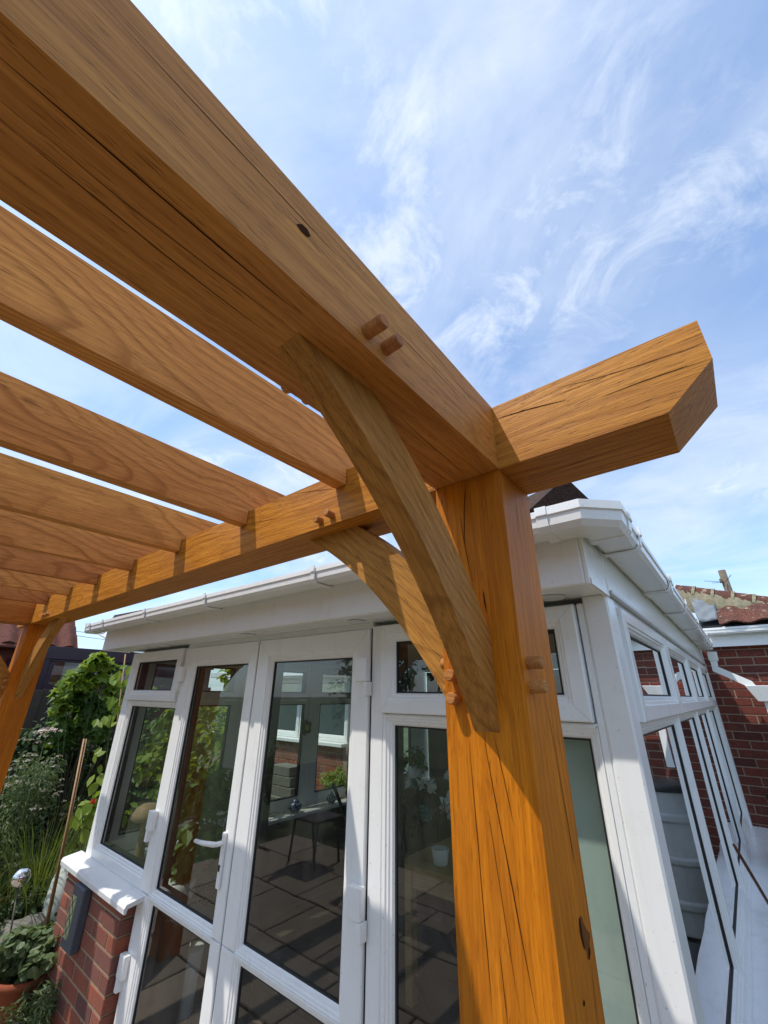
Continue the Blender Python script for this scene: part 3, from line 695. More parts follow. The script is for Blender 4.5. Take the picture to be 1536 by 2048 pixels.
# gutters: one profile swept along the eaves; reference is the outer top edge, d runs inwards
GP = [(0.0, 2.300), (0.0, 2.280), (0.005, 2.276), (0.007, 2.252), (0.018, 2.238), (0.100, 2.238), (0.112, 2.246), (0.112, 2.300), (0.108, 2.300), (0.108, 2.250), (0.098, 2.243), (0.021, 2.243), (0.011, 2.254), (0.005, 2.300)]
def offs(path, d):
    out = []; n = len(path)
    for i in range(n):
        ds = []
        if i > 0: ds.append((Vector(path[i])-Vector(path[i-1])).normalized())
        if i < n-1: ds.append((Vector(path[i+1])-Vector(path[i])).normalized())
        ns = [Vector((-q.y, q.x)) for q in ds]
        if len(ns) == 1: out.append(Vector(path[i]) + ns[0]*d)
        else:
            mth = (ns[0]+ns[1]).normalized(); out.append(Vector(path[i]) + mth*(d/mth.dot(ns[0])))
    return out
def sweep(name, path, prof, mat, parent, grow=0.0, zs=0.0):
    n = len(prof); m = len(path); v = [None]*(n*m)
    cz = 2.272; cdp = 0.056
    for k, (d, z) in enumerate(prof):
        if grow:
            L = math.hypot(d-cdp, z-cz) or 1; d += (d-cdp)/L*grow*1.3; z += (z-cz)/L*grow*1.3
        for i, p in enumerate(offs(path, d)): v[i*n+k] = (p.x, p.y, z+zs)
    bm = bmesh.new(); vs = [bm.verts.new(q) for q in v]
    for i in range(m-1):
        for k in range(n):
            k2 = (k+1) % n; bm.faces.new((vs[i*n+k], vs[i*n+k2], vs[(i+1)*n+k2], vs[(i+1)*n+k]))
    bm.faces.new(vs[:n]); bm.faces.new(vs[(m-1)*n:])
    o = centre(link(name, frombm(name, bm), mat)); setp(o, parent); return o
GX, GY = 0.218, 0.212
gpath = [(-3.79, GY), (GX-0.085, GY), (GX, GY+0.085), (GX, 4.42)]
gut = sweep('gutter', gpath, GP, 'upvc', con)
SOLID = [(0.0, 2.302), (0.0, 2.279), (0.005, 2.275), (0.007, 2.251), (0.018, 2.236), (0.100, 2.236), (0.112, 2.245), (0.112, 2.302), (0.109, 2.302), (0.109, 2.250), (0.098, 2.241), (0.020, 2.241), (0.010, 2.254), (0.004, 2.302)]
sweep('gutter_corner', [(0.03, GY), (GX-0.085, GY), (GX, GY+0.085), (GX, 0.40)], SOLID, 'upvc', gut, 0.005)
def strap(p0, p1): sweep('gutter_bracket', [p0, p1], SOLID, 'upvc', gut, 0.008)
for x in (-0.965, -1.87, -2.65, -3.40, -3.68): strap((x-.011, GY), (x+.011, GY))
strap((0.012, GY), (0.044, GY)); strap((GX, 0.375), (GX, 0.415))
for y in (0.56, 1.30, 1.95, 2.75, 3.60, 4.1): strap((GX, y-.012), (GX, y+.012))
sweep('gutter_union', [(GX, 1.27), (GX, 1.40)], SOLID, 'upvc', gut, 0.005)
sweep('gutter_stop', [(-3.800, GY), (-3.785, GY)], [(0, 2.31), (0.006, 2.25), (0.018, 2.234), (0.1, 2.234), (0.112, 2.24), (0.112, 2.31)], 'upvc', gut, 0.002)
sweep('gutter_outlet', [(GX, 4.27), (GX, 4.43)], SOLID, 'upvc', gut, 0.007)
# roof: profiled tile sheets and hip caps
roof = empty('roof', (-1.7, 0.3, 2.3), parent=con)
PT = math.tan(math.radians(17.0))
def tile_mesh(wd, ln, amp, n=10, th=0.016, power=1):
    v, f = [], []
    for s in (0, 1):
        for t_ in (0, -th):
            for i in range(n+1):
                u = i/n; z = amp*(0.5-0.5*math.cos(2*math.pi*u))**power
                v.append((u*wd-wd/2, s*ln, z+t_))
    m = n+1
    for i in range(n):
        f += [(i, i+1, 2*m+i+1, 2*m+i), (m+i, 3*m+i, 3*m+i+1, m+i+1), (i, m+i, m+i+1, i+1), (2*m+i, 2*m+i+1, 3*m+i+1, 3*m+i)]
    f += [(0, 2*m, 3*m, m), (n, m+n, 3*m+n, 2*m+n)]
    return pydata('roof_tile', v, f)
tm = tile_mesh(0.30, 0.40, 0.030)
ang = math.atan(PT)
for r_ in range(3):
    for k in range(13):
        x = -3.60 + 0.30*k
        y = 0.275 + r_*0.34
        if x < -3.62+(y-0.2) or x > 0.02-(y-0.3): continue
        link('roof_tile', tm, 'tile_brown', roof, (x, y, 2.278+(y-0.275)*PT+0.006*r_), (ang+.02, 0, 0))
deck = pydata('roof_deck', [(-3.6, .34, 2.285), (.09, .34, 2.285), (.09, YB, 2.285), (-3.6, YB, 2.285), (-1.75, 2.2, 2.285+1.8*PT), (-1.75, YB, 2.285+1.8*PT)], [(0, 1, 4), (1, 2, 5, 4), (0, 4, 5, 3), (2, 3, 5)])
link('roof_deck', deck, 'tile_brown', roof)
def hipcap(p, q, name='hip_cap'):
    p, q = Vector(p), Vector(q); t = (q-p).normalized(); s = t.cross(Vector((0, 0, 1))).normalized(); u = s.cross(t)
    pr = [(-0.13, -0.075), (-0.012, 0.034), (0.012, 0.034), (0.13, -0.075)]
    v = [e + s*a + u*b for e in (p, q) for a, b in pr]; n = len(pr)
    f = [tuple(range(n)), tuple(range(2*n-1, n-1, -1))] + [(i, n+i, n+(i+1) % n, (i+1) % n) for i in range(n)]
    o = centre(link(name, pydata(name, v, f), 'tile_brown')); setp(o, roof)
for sx, cx in ((-1, 0.075), (1, -3.60)):
    for k in range(4):
        a = 0.385*k
        hz_ = 2.41 if sx < 0 else 2.345
        hipcap((cx+sx*a, 0.355+a, hz_+a*PT), (cx+sx*(a+0.37), 0.355+a+0.37, hz_+(a+0.37)*PT+0.012))
for k in range(8):
    y = 0.9+0.42*k
    setp(box('verge_tile', (0.04, y, 2.315), (0.10, y+0.41, 2.375+0.02*(k % 2)), 'tile_brown', None, 0.01), roof)

# brick pier and sill under the left side light
def brick_wall(parent, fm_pt, u0, u1, z0, z1, mat, face, gap=None, dep=0.05):
    """stretcher bond on the plane given by fm_pt(u,z); face = yaw of the bricks"""
    bmsh = boxmesh('brick', (0.215, dep, 0.065), 0.003); half = boxmesh('brick', (0.1025, dep, 0.065), 0.003)
    n = int((z1-z0)/0.075); cnt = 0
    for r_ in range(n):
        z = z0 + 0.075*r_ + 0.0375; st = u0 + (0.1125 if (r_ % 2) else 0)
        if r_ % 2:
            link('brick', half, mat, parent, fm_pt(u0+0.051, z), (0, 0, face)); 
        u = st
        while u + 0.21 <= u1 + 0.001:
            if not (gap and gap[0] < u+0.1 < gap[1] and gap[2] < z < gap[3]):
                link('brick', bmsh, mat, parent, fm_pt(u+0.1075, z)+Vector((U(-.001, .001), U(-.0012, .0012), U(-.001, .001))), (0, 0, face)); cnt += 1
            u += 0.225
        if u1-u > 0.09: link('brick', half, mat, parent, fm_pt(u+0.051, z), (0, 0, face))
pier = empty('dwarf_wall', (-3.0, 0.49, 0), parent=con)
setp(box('mortar_core', (-3.470, 0.4505, 0.0), (-2.598, 0.60, 0.728), 'mortar'), pier)
brick_wall(pier, lambda u, z: Vector((u, 0.4715+.0264, z)), -3.480, -2.57, -0.022, 0.73, 'brick', 0, None, 0.1025)
ws = prism('window_sill', [(-0.115, -0.010), (-0.112, -0.034), (-0.100, -0.036), (-0.096, -0.014), (0.0, 0.0), (0.0, 0.022), (-0.105, 0.006)], 1.06, 0.003, 1)
link('window_sill', ws, 'upvc_sill', con, (-3.02, FY+0.006, 0.745), (0, 0, math.pi/2)).rotation_euler = (0, 0, math.pi/2)

# ------------------------------------------------------------------ things on and in the conservatory
lamp = empty('wall_lamp', (-3.08, 0.40, 0.40)); tag(lamp, 'slate grey wall lantern with leaded diamond panel on the brick pier', 'wall lamp')
box('lamp_body', (-3.185, 0.395, 0.405), (-3.02, 0.4465, 0.70), 'slate_paint', lamp, 0.006)
box('lamp_panel', (-3.165, 0.391, 0.455), (-3.095, 0.396, 0.650), 'lamp_panel', lamp)
for k in range(3):
    z0 = 0.459+0.062*k
    for a, b_ in (((-3.163, z0), (-3.097, z0+0.062)), ((-3.097, z0), (-3.163, z0+0.062))):
        tube('lead_came', [(a[0], 0.390, a[1]), (b_[0], 0.390, b_[1])], 0.0018, 'black_plastic', lamp, 5)

mush = empty('mushroom_ornament', (-3.02, 0.70, 0.74)); tag(mush, 'turned wooden mushroom ornament standing inside the left window', 'ornament')
p = aty(292, 1640, 0.72)
mush.location = (p.x, 0.72, 0.70)
lathe('cap', [(0.028, 0.0), (0.085, -0.006), (0.098, 0.004), (0.095, 0.03), (0.076, 0.065), (0.045, 0.085), (0.006, 0.092)], 'turned_wood', mush, (p.x, 0.72, 0.985))
lathe('stalk', [(0.045, 0.0), (0.042, 0.02), (0.032, 0.08), (0.027, 0.16), (0.026, 0.29)], 'turned_wood', mush, (p.x, 0.72, 0.70))
st = box('plant_stand', (p.x-0.16, 0.61, 0.665), (p.x+0.16, 0.83, 0.70), 'pine_table'); tag(st, 'small wooden ledge holding the mushroom ornament inside the window', 'shelf')
for sx in (-0.14, 0.14):
    for sy in (0.63, 0.81): setp(box('leg', (p.x+sx-.015, sy-.015, 0.024), (p.x+sx+.015, sy+.015, 0.664), 'pine_table'), st)

def teapot(px, py, X, zs, lab, s=1.0):
    q = atx(px, py, X); t = empty('china_jar', (X, q.y, zs)); tag(t, lab, 'jar')
    prof = [(0.03, 0.0), (0.036, 0.006), (0.058, 0.03), (0.062, 0.05), (0.05, 0.075), (0.032, 0.085)]
    lathe('body', [(r*s, z*s) for r, z in prof], 'china', t, (X, q.y, zs))
    lathe('lid', [(r*s, z*s) for r, z in [(0.034, 0.085), (0.036, 0.09), (0.02, 0.102), (0.007, 0.108), (0.011, 0.118), (0.004, 0.126)]], 'china', t, (X, q.y, zs))
    for sy in (-1, 1):
        tube('handle', [(X, q.y+sy*0.05*s, zs+0.03*s), (X, q.y+sy*0.085*s, zs+0.045*s), (X, q.y+sy*0.06*s, zs+0.065*s)], 0.007*s, 'china', t, 6)
teapot(590, 1618, -3.32, .7385, 'larger blue and white lidded china jar on the inner sill', 1.0)
teapot(663, 1590, -3.32, .7385, 'smaller blue and white lidded china jar beside the window mullion', 0.85)
# hanging flower ornament in the left windows
fo = empty('window_flower', (-3.38, 2.3, 1.3)); q = atx(614, 1455, -3.37)
fo.location = q; tag(fo, 'navy and yellow pansy shaped ornament hanging in the side window', 'ornament')
lathe('flower_centre', [(0.004, -0.012), (0.028, -0.006), (0.03, 0.004), (0.006, 0.012)], 'yellow_bulb', fo, q, (0, math.pi/2, 0), 12)
for a in range(5):
    th = a*2*math.pi/5+0.6
    lathe('petal', [(0.004, -0.006), (0.03, -0.004), (0.032, 0.002), (0.004, 0.006)], 'navy', fo, q+Vector((-0.008, math.cos(th)*0.045, math.sin(th)*0.045)), (0, math.pi/2, 0), 10)
tube('thread', [q+Vector((0, 0, 0.03)), q+Vector((0, 0, 0.72))], 0.001, 'wire', fo, 4)

bl = box('roller_blind', (-0.30, 0.625, 0.16), (-0.012, 0.632, 1.71), 'blind'); tag(bl, 'pale sage fabric blind hanging behind the glass next to the corner post', 'blind')
setp(box('bottom_bar', (-0.302, 0.622, 0.14), (-0.010, 0.635, 0.159), 'upvc_grey'), bl)
setp(box('blind_cassette', (-0.302, 0.60, 1.711), (-0.010, 0.64, 1.76), 'upvc_grey'), bl)

tb = empty('dining_table', (-1.0, 1.6, 0)); tag(tb, 'light wooden table inside the conservatory behind the glass', 'table')
box('table_top', (-1.82, 1.92, 0.70), (-0.72, 2.62, 0.735), 'pine_table', tb, 0.006)
box('apron', (-1.76, 1.96, 0.60), (-0.78, 1.99, 0.699), 'pine_table', tb)
for sx in (-1.79, -0.82):
    for sy in (1.94, 2.53): box('leg', (sx, sy, 0.024), (sx+0.07, sy+0.07, 0.699), 'pine_table', tb, 0.004)

# leaves -----------------------------------------------------------------
def leaf_shape(kind):
    if kind == 'oval': return [(0, 0, 0), (0.28, 0.30, 0.05), (0.30, 0.62, 0.04), (0, 1, -0.06), (-0.30, 0.62, 0.04), (-0.28, 0.30, 0.05)], [(0, 1, 2, 3), (0, 3, 4, 5)]
    if kind == 'lobed':
        pts = [(0, 0, 0), (0.30, -0.08, 0.03), (0.48, 0.16, 0.05), (0.34, 0.34, 0.03), (0.52, 0.60, 0.03), (0.22, 0.62, 0.02), (0, 1, -0.05), (-0.22, 0.62, 0.02), (-0.52, 0.60, 0.03), (-0.34, 0.34, 0.03), (-0.48, 0.16, 0.05), (-0.30, -0.08, 0.03)]
        return pts, [(0, 1, 2, 3), (0, 3, 4, 5), (0, 5, 6), (0, 6, 7), (0, 7, 8, 9), (0, 9, 10, 11)]
    if kind == 'round': return [(0, 0, 0)]+[(0.5*math.sin(a), 0.5-0.5*math.cos(a), 0.06*math.cos(2*a)) for a in [2*math.pi*(i+0.5)/8 for i in range(8)]], [(0, 1, 2, 3), (0, 3, 4, 5), (0, 5, 6), (0, 6, 7, 8)]
    if kind == 'narrow': return [(0, 0, 0), (0.11, 0.4, 0.03), (0, 1, -0.08), (-0.11, 0.4, 0.03)], [(0, 1, 2), (0, 2, 3)]
def leaf_add(v, f, shape, p, nrm, up, size):
    pts, fc = shape; n = Vector(nrm).normalized(); y = Vector(up); y = (y - n*y.dot(n))
    if y.length < 1e-3: y = n.orthogonal()
    y.normalize(); x = y.cross(n); b = len(v)
    for a, b2, c in pts: v.append(p + x*(a*size) + y*((b2-0.3)*size) + n*(c*size))
    for q in fc: f.append(tuple(b+i for i in q))
def rdir():
    while True:
        q = Vector((U(-1, 1), U(-1, 1), U(-1, 1)))
        if 0.05 < q.length < 1: return q.normalized()
def foliage(blobs, n, smin, smax, kind, droop=0.5, shell=0.55):
    """blobs: (centre, (rx,ry,rz)); uneven masses of separate leaves"""
    v, f = [], []; shp = leaf_shape(kind)
    vol = [b[1][0]*b[1][1]*b[1][2] for b in blobs]; tot = sum(vol)
    for (c, r), vv in zip(blobs, vol):
        for _ in range(max(4, int(n*vv/tot))):
            d = rdir(); k = (shell + (1-shell)*rnd())*U(0.75, 1.08)
            p = Vector(c)+Vector((d.x*r[0], d.y*r[1], d.z*r[2]))*k
            nr = (d*0.7 + rdir()*0.7 + Vector((0, -0.1, 0.55)))
            up = Vector((d.x, d.y, -droop)) + rdir()*0.6
            leaf_add(v, f, shp, p, nr, up, U(smin, smax))
    return v, f
def spread(c, r, k, rr):
    """a cluster of k smaller blobs scattered in an ellipsoid: uneven outline"""
    out = []
    for _ in range(k):
        d = rdir()*(rnd()**0.45); s = U(0.75, 1.3)
        out.append((Vector(c)+Vector((d.x*r[0], d.y*r[1], d.z*r[2])), (rr[0]*s, rr[1]*s, rr[2]*s)))
    return out
def plant(name, label, cat, base, blobs, n, smin, smax, kind, mat, stemmat='stem_brown', stems=8, srad=0.008, droop=0.5, group=None, part='foliage'):
    t = empty(name, base); tag(t, label, cat, group)
    v, f = foliage(blobs, n, smin, smax, kind, droop)
    o = centre(link(part, pydata(part, v, f), mat)); setp(o, t)
    bmv, bmf = [], []
    for i in range(min(stems, len(blobs))):
        c = blobs[i*len(blobs)//stems][0]; b = Vector(base)
        mid = b.lerp(c, 0.5) + Vector((U(-.06, .06), U(-.06, .06), U(0, .08)))
        me = tube_mesh('stem', [b+Vector((U(-.05, .05), U(-.05, .05), 0)), mid, c], [srad, srad*0.8, srad*0.45], 6)
        link('stem', me, stemmat, t)
    return t

# garden on the left: positions come from pixels and a distance along the bed
def at(px, py, X): return atx(px, py, X)
c = at(178, 1402, -5.7)
c = at(180, 1425, -5.7); blobs = spread(c, (0.40, 0.42, 0.40), 26, (0.10, 0.10, 0.10))
for px, py in ((195, 1330), (210, 1335), (170, 1345), (140, 1370), (228, 1345), (125, 1400)): blobs.append((at(px, py, -5.6), (0.09, 0.09, 0.10)))
plant('vine_bush', 'tall lime green vine with lobed leaves in front of the dark neighbouring window', 'shrub', (c.x, c.y, 0), blobs, 1150, 0.05, 0.13, 'lobed', 'leaf_mid', stems=14)
blobs2 = [(at(px, py, -5.45), (0.08, 0.10, 0.07)) for px, py in ((197, 1318), (182, 1328), (214, 1330), (150, 1352), (138, 1368), (125, 1392), (118, 1418), (165, 1370), (200, 1360), (222, 1380), (236, 1400), (240, 1372))]
plant('vine_shoots', 'bright yellow green young shoots at the top of the vine', 'shrub', (at(180, 1480, -5.5).x, at(180, 1480, -5.5).y, 0), blobs2, 330, 0.07, 0.13, 'lobed', 'leaf_lime', 'stem_green', stems=6, srad=0.005)
c = at(160, 1560, -6.1)
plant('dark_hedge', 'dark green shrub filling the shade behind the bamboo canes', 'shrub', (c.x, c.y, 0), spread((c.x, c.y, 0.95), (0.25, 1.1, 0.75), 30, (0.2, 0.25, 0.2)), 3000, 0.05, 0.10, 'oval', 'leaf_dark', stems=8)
c = at(60, 1560, -5.2)
fb = spread((c.x, c.y, 0.75), (0.32, 0.55, 0.50), 24, (0.16, 0.18, 0.16))
plant('flowering_bush', 'grey green bush dotted with small off white flower heads', 'shrub', (c.x, c.y, 0), fb, 4200, 0.035, 0.075, 'narrow', 'leaf_grey', 'stem_green', stems=14, srad=0.005)
fbush = [o for o in bpy.data.objects if o.name == 'flowering_bush'][0]
v, f = [], []; shp = leaf_shape('round')
heads = []
for _ in range(58):
    px, py = U(5, 130), U(1448, 1640)
    if px < 60 and py < 1480: px += 40
    heads.append((at(px, py, U(-5.15, -4.85)), U(0.018, 0.036)))
for hpt, rr in heads:
    for _ in range(14):
        d = rdir(); leaf_add(v, f, shp, hpt+Vector((d.x*rr, d.y*rr, abs(d.z)*rr*0.45)), d+Vector((0, 0, 1)), rdir(), 0.014)
o = centre(link('flower_heads', pydata('flower_heads', v, f), 'flower_head')); setp(o, fbush); o['kind'] = 'stuff'
pk = empty('pink_flower', (at(97, 1460, -4.85).x, at(97, 1460, -4.85).y, 0)); tag(pk, 'flat pale pink flower head on a tall stem above the bush', 'flower')
v, f = [], []
hc = at(97, 1458, -4.85)
for _ in range(110):
    a, r_ = U(0, 6.28), 0.075*math.sqrt(rnd()); leaf_add(v, f, shp, hc+Vector((math.cos(a)*r_, math.sin(a)*r_, U(-.012, .02)-r_*0.3)), Vector((0, 0, 1))+rdir()*0.6, rdir(), 0.018)
o = centre(link('flower_head', pydata('flower_head', v, f), 'petal_pink')); setp(o, pk)
tube('stem', [(hc.x+.05, hc.y-.02, 0.0), hc.lerp(Vector((hc.x+.05, hc.y, 0)), .5), hc], [.006, .005, .003], 'stem_green', pk, 6)
# clumps of long grass leaves
def grass(name, label, base, n, h, lean, mat, wd=0.012, spreadr=0.12):
    v, f = [], []; b = Vector(base)
    for _ in range(n):
        a = U(0, 6.283); L = h*U(0.55, 1.1); ln = lean*U(0.3, 1.3); r0 = spreadr*math.sqrt(rnd())
        p0 = b+Vector((math.cos(a)*r0, math.sin(a)*r0, 0)); dx = Vector((math.cos(a+U(-.5, .5)), math.sin(a+U(-.5, .5)), 0)); s = dx.cross(Vector((0, 0, 1)))*wd*0.5*U(0.6, 1.2)
        k0 = len(v)
        for i in range(6):
            t = i/5; c_ = p0 + dx*(ln*t*t) + Vector((0, 0, L*(t - 0.34*lean/h*t*t*t))); wv = s*(1-t**2.2)
            v += [c_-wv, c_+wv]
            if i: f.append((k0+2*i-2, k0+2*i-1, k0+2*i+1, k0+2*i))
    t = empty(name, base); tag(t, label, 'plant')
    o = centre(link('blades', pydata('blades', v, f), mat)); setp(o, t); return t
c = at(95, 1690, -4.75); grass('iris_clump', 'clump of upright green strap leaves below the flowering bush', (c.x, c.y, 0.0), 170, 0.95, 0.35, 'leaf_grass', 0.013, 0.22)
c = at(20, 1680, -4.9); grass('straw_grass', 'arching pale straw coloured grass left of the strap leaves', (c.x, c.y-.1, 0.0), 110, 0.8, 0.75, 'leaf_straw', 0.007, 0.18)
c = at(160, 1640, -4.55); grass('fine_grass', 'fine arching grass stems next to the conservatory corner', (c.x, c.y+.1, 0.2), 70, 0.75, 0.45, 'leaf_grass', 0.006, 0.10)
# filler planting low in the bed
c = at(110, 1780, -4.6)
plant('ground_cover', 'dark leafy ground cover in the shady bed behind the silver ball', 'plant', (c.x, c.y, 0), spread((c.x-.1, c.y+.1, 0.16), (0.75, 0.75, 0.14), 26, (0.18, 0.18, 0.10)), 2200, 0.04, 0.085, 'oval', 'leaf_dark', stems=4)
# bamboo canes
for dx, lab in ((0.0, 'thicker of two bamboo canes tied together in the flower bed'), (0.045, 'thinner bamboo cane leaning against the other cane')):
    a, b_ = at(168+dx*110, 1478, -4.55), at(92+dx*60, 1850, -4.05)
    t = tag(centre(tube('bamboo_cane', [a, a.lerp(b_, .5)+Vector((0, .006, 0)), b_], [0.0075-dx*.05, 0.0085-dx*.05, 0.0095-dx*.05], 'bamboo', None, 8)), lab, 'cane')
tie = at(132, 1632, -4.28)
a, b_ = at(251, 1308, -4.6), at(228, 1500, -4.6)
tag(centre(tube('bamboo_cane', [a, b_, b_+Vector((0, 0, -1.1))], 0.007, 'bamboo', None, 8)), 'slim upright cane rising beside the white left window frame', 'cane')
# runner bean with one red flower
bp_ = [at(x_, y_, -3.95) for x_, y_ in ((166, 1632), (178, 1642), (170, 1655), (186, 1635), (176, 1600), (235, 1350), (240, 1372), (232, 1392), (205, 1445), (222, 1440), (246, 1338), (238, 1410), (205, 1510), (212, 1540), (196, 1560))]
bt = empty('runner_bean', (-3.95, 1.0, 0)); tag(bt, 'runner bean with heart shaped bright green leaves climbing by the window', 'plant')
v, f = [], []; so_ = leaf_shape('oval')
for p_ in bp_:
    for _ in range(3): leaf_add(v, f, so_, p_+rdir()*0.05, Vector((0.6, -0.8, 0.5))+rdir()*0.5, Vector((0, 0, -1))+rdir()*0.5, U(0.07, 0.12))
o = centre(link('foliage', pydata('foliage', v, f), 'leaf_lime')); setp(o, bt)
sp = sorted(bp_, key=lambda q: q.z)
tube('stem', [(-3.95, 0.75, 0)]+[q + Vector((0, 0, -0.02)) for q in sp[::3]], 0.004, 'stem_green', bt, 5)
rf = at(186, 1604, -3.9)
v, f = [], []
for _ in range(16): leaf_add(v, f, so_, rf+rdir()*0.012, rdir(), rdir(), 0.024)
o = centre(link('red_flower', pydata('red_flower', v, f), 'petal_red')); setp(o, bt)
# climbing leaves outside the left wall, seen through the glass
cb = []
for i in range(26): cb.append(((U(-4.15, -3.62), U(0.75, 2.1), U(0.55, 1.95)), (0.10, 0.16, 0.15)))
plant('bean_row', 'yellow green bean row seen through the left conservatory windows', 'plant', (-3.9, 1.4, 0), cb, 900, 0.06, 0.115, 'oval', 'leaf_lime', 'stem_green', stems=10, srad=0.005)
cb = []
for i in range(16): cb.append(((U(-4.7, -4.1), U(1.2, 2.6), U(0.25, 1.5)), (0.2, 0.22, 0.2)))
plant('shade_shrub', 'mid green shrub standing behind the bean row', 'shrub', (-4.4, 1.9, 0), cb, 1500, 0.05, 0.1, 'oval', 'leaf_mid', stems=8)
# silver gazing ball
gb = at(42, 1755, -4.15); t = empty('gazing_ball', (gb.x, gb.y, 0)); tag(t, 'mirror finish silver ball on a thin garden stake', 'garden ornament')
rb = 0.058
ball = lathe('ball', [(rb*math.sin(a)+.0001, -rb*math.cos(a)) for a in [math.pi*i/18 for i in range(19)]], 'chrome', t, gb, seg=32)
gl_ = at(14, 1905, -4.0)
tube('stake', [gb-Vector((0, 0, rb*0.95)), Vector((gl_.x, gl_.y, max(0.0, gl_.z)))], 0.006, 'stake', t, 8)
# potted plant and neighbours at the foot of the pier
pc = atz(45, 1975, 0.12)
pot = empty('terracotta_pot', (pc.x, pc.y, 0)); tag(pot, 'terracotta pot holding the round leaved plant near the brick pier', 'pot')
lathe('pot_body', [(0.10, 0.0), (0.115, 0.02), (0.145, 0.17), (0.165, 0.175), (0.168, 0.21), (0.15, 0.212), (0.14, 0.18)], 'terracotta', pot, (pc.x, pc.y, -0.01))
lathe('soil', [(0.14, 0.17), (0.02, 0.19)], 'soil', pot, (pc.x, pc.y, -0.01))
plant('pelargonium', 'bushy potted plant with small round grey green leaves', 'plant', (pc.x, pc.y, 0.18), spread((pc.x, pc.y, 0.30), (0.22, 0.22, 0.10), 16, (0.09, 0.09, 0.07)), 900, 0.035, 0.062, 'round', 'leaf_grey', 'stem_green', stems=8, srad=0.004, droop=0.2)
lv_ = atz(60, 2040, 0.10)
plant('lavender', 'small lavender with narrow leaves at the foot of the brick pier', 'plant', (lv_.x, lv_.y, 0), spread((lv_.x, lv_.y, 0.12), (0.16, 0.16, 0.09), 12, (0.06, 0.06, 0.08)), 900, 0.03, 0.06, 'narrow', 'leaf_grey', 'stem_green', stems=6, srad=0.003, droop=-0.6)
sq = atz(35, 1850, 0.14)
bm = bmesh.new(); bmesh.ops.create_icosphere(bm, subdivisions=3, radius=1)
for q in bm.verts:
    k = 1+0.16*math.sin(q.co.x*3.1+q.co.y*2.3)+0.10*math.sin(q.co.y*6.1+q.co.z*4); q.co = Vector((q.co.x*0.26*k, q.co.y*0.20*k, max(-0.5, q.co.z)*0.13*k))
tag(link('rockery_stone', frombm('rockery_stone', bm), 'stone', None, (sq.x, sq.y, 0.05)), 'flat grey rockery stone below the silver ball', 'stone')
sk = aty(116, 1810, 0.75)
bm = bmesh.new(); bmesh.ops.create_uvsphere(bm, u_segments=20, v_segments=14, radius=1)
for q in bm.verts:
    z = q.co.z; k = 1-0.25*max(0, z)**3+0.05*math.sin(q.co.x*7+z*5); q.co = Vector((q.co.x*0.14*k, q.co.y*0.12*k, 0.26+z*0.29))
tag(link('compost_sack', frombm('compost_sack', bm, True), 'sack', None, (sk.x-0.08, 0.80, -0.03)), 'upright white and green garden sack tucked beside the brick pier', 'sack')

# fence, neighbouring conservatory and roof
fn = empty('garden_fence', (-6.6, 1.2, 0)); tag(fn, 'dark weathered fence of vertical boards behind the flower bed', 'fence')
fm_ = boxmesh('board', (0.016, 0.118, 1.80), 0.002)
for k in range(34): link('board', fm_, 'fence_wood', fn, (-6.6+(0.012 if k % 2 else 0), -1.0+0.112*k, 0.90+U(-.008, .004)), (U(-.006, .006), 0, U(-.03, .03)))
for z in (0.4, 1.5): box('rail', (-6.66, -1.05, z), (-6.612, 2.85, z+0.07), 'fence_wood', fn)
nc = empty('neighbour_conservatory', (-8.2, 1.9, 0)); tag(nc, 'neighbouring sun room with dark purple frames rising above the fence', 'building')
def nbox(a, b_, mat='purple_frame', name='frame', bev=.004): return box(name, a, b_, mat, nc, bev)
X0 = -7.6
nbox((X0-.10, .80, 0), (X0, .95, 2.30), name='corner_post'); nbox((X0-.10, .80, 2.22), (X0+.02, 3.6, 2.40), name='head_beam'); nbox((X0-.10, .951, 1.78), (X0, 3.6, 1.87), name='cill')
nbox((X0-.08, .951, 2.185), (X0-.01, 3.6, 2.219)); nbox((X0-.08, .951, 1.871), (X0-.01, 1.02, 2.184)); nbox((X0-.08, 2.12, 1.871), (X0-.01, 2.22, 2.184))
nbox((X0-.06, .951, 0), (X0-.02, 3.6, 1.779), 'brick_house', 'base_wall')
o = link('pane', pydata('pane', [(X0-.05, 1.02, 1.87), (X0-.05, 2.12, 1.87), (X0-.05, 2.12, 2.185), (X0-.05, 1.02, 2.185)], [(0, 1, 2, 3)]), 'glass', nc)
nbox((X0-2.4, .82, 0), (X0-.11, .95, 2.30), name='side_wall'); nbox((X0-2.4, 3.5, 0), (X0-.11, 3.6, 2.30), name='side_wall'); nbox((X0-2.42, .82, 0), (X0-2.41, 3.6, 2.3), 'upvc_grey', 'inner_wall')
rp = prism('roof_panel', [(0.04, 2.405), (0.04, 2.43), (-2.3, 3.02), (-2.3, 2.99)], 1.9, 0)
link('roof_panel', rp, 'upvc_grey', nc, (X0, 2.85, 0), (0, 0, 0))
nh = empty('neighbour_house', (-11, 0.3, 0)); tag(nh, 'neighbouring house with reddish brown profiled tile roof', 'house')
EX, EZ, RS = -9.5, 2.52, math.radians(38)
box('wall', (-14.5, -4.0, 0), (-9.75, 1.70, 2.50), 'brick_house', nh)
rr_ = empty('roof', (EX, 0, EZ), parent=nh)
ntm = tile_mesh(0.30, 0.40, 0.06, 10, 0.04)
for r_ in range(13):
    for k in range(13):
        y = 1.62-0.30*k; s = 0.30*r_
        link('roof_tile', ntm, 'tile_neighbour', rr_, (EX-s*math.cos(RS), y, EZ+s*math.sin(RS)+0.012), (RS+.09, 0, math.pi/2))
dk = prism('roof_deck', [(0.05, -0.05), (0.05, -0.02), (-4.0*math.cos(RS), 4.0*math.sin(RS)-.02), (-4.0*math.cos(RS), 4.0*math.sin(RS)-.08)], 5.7, 0)
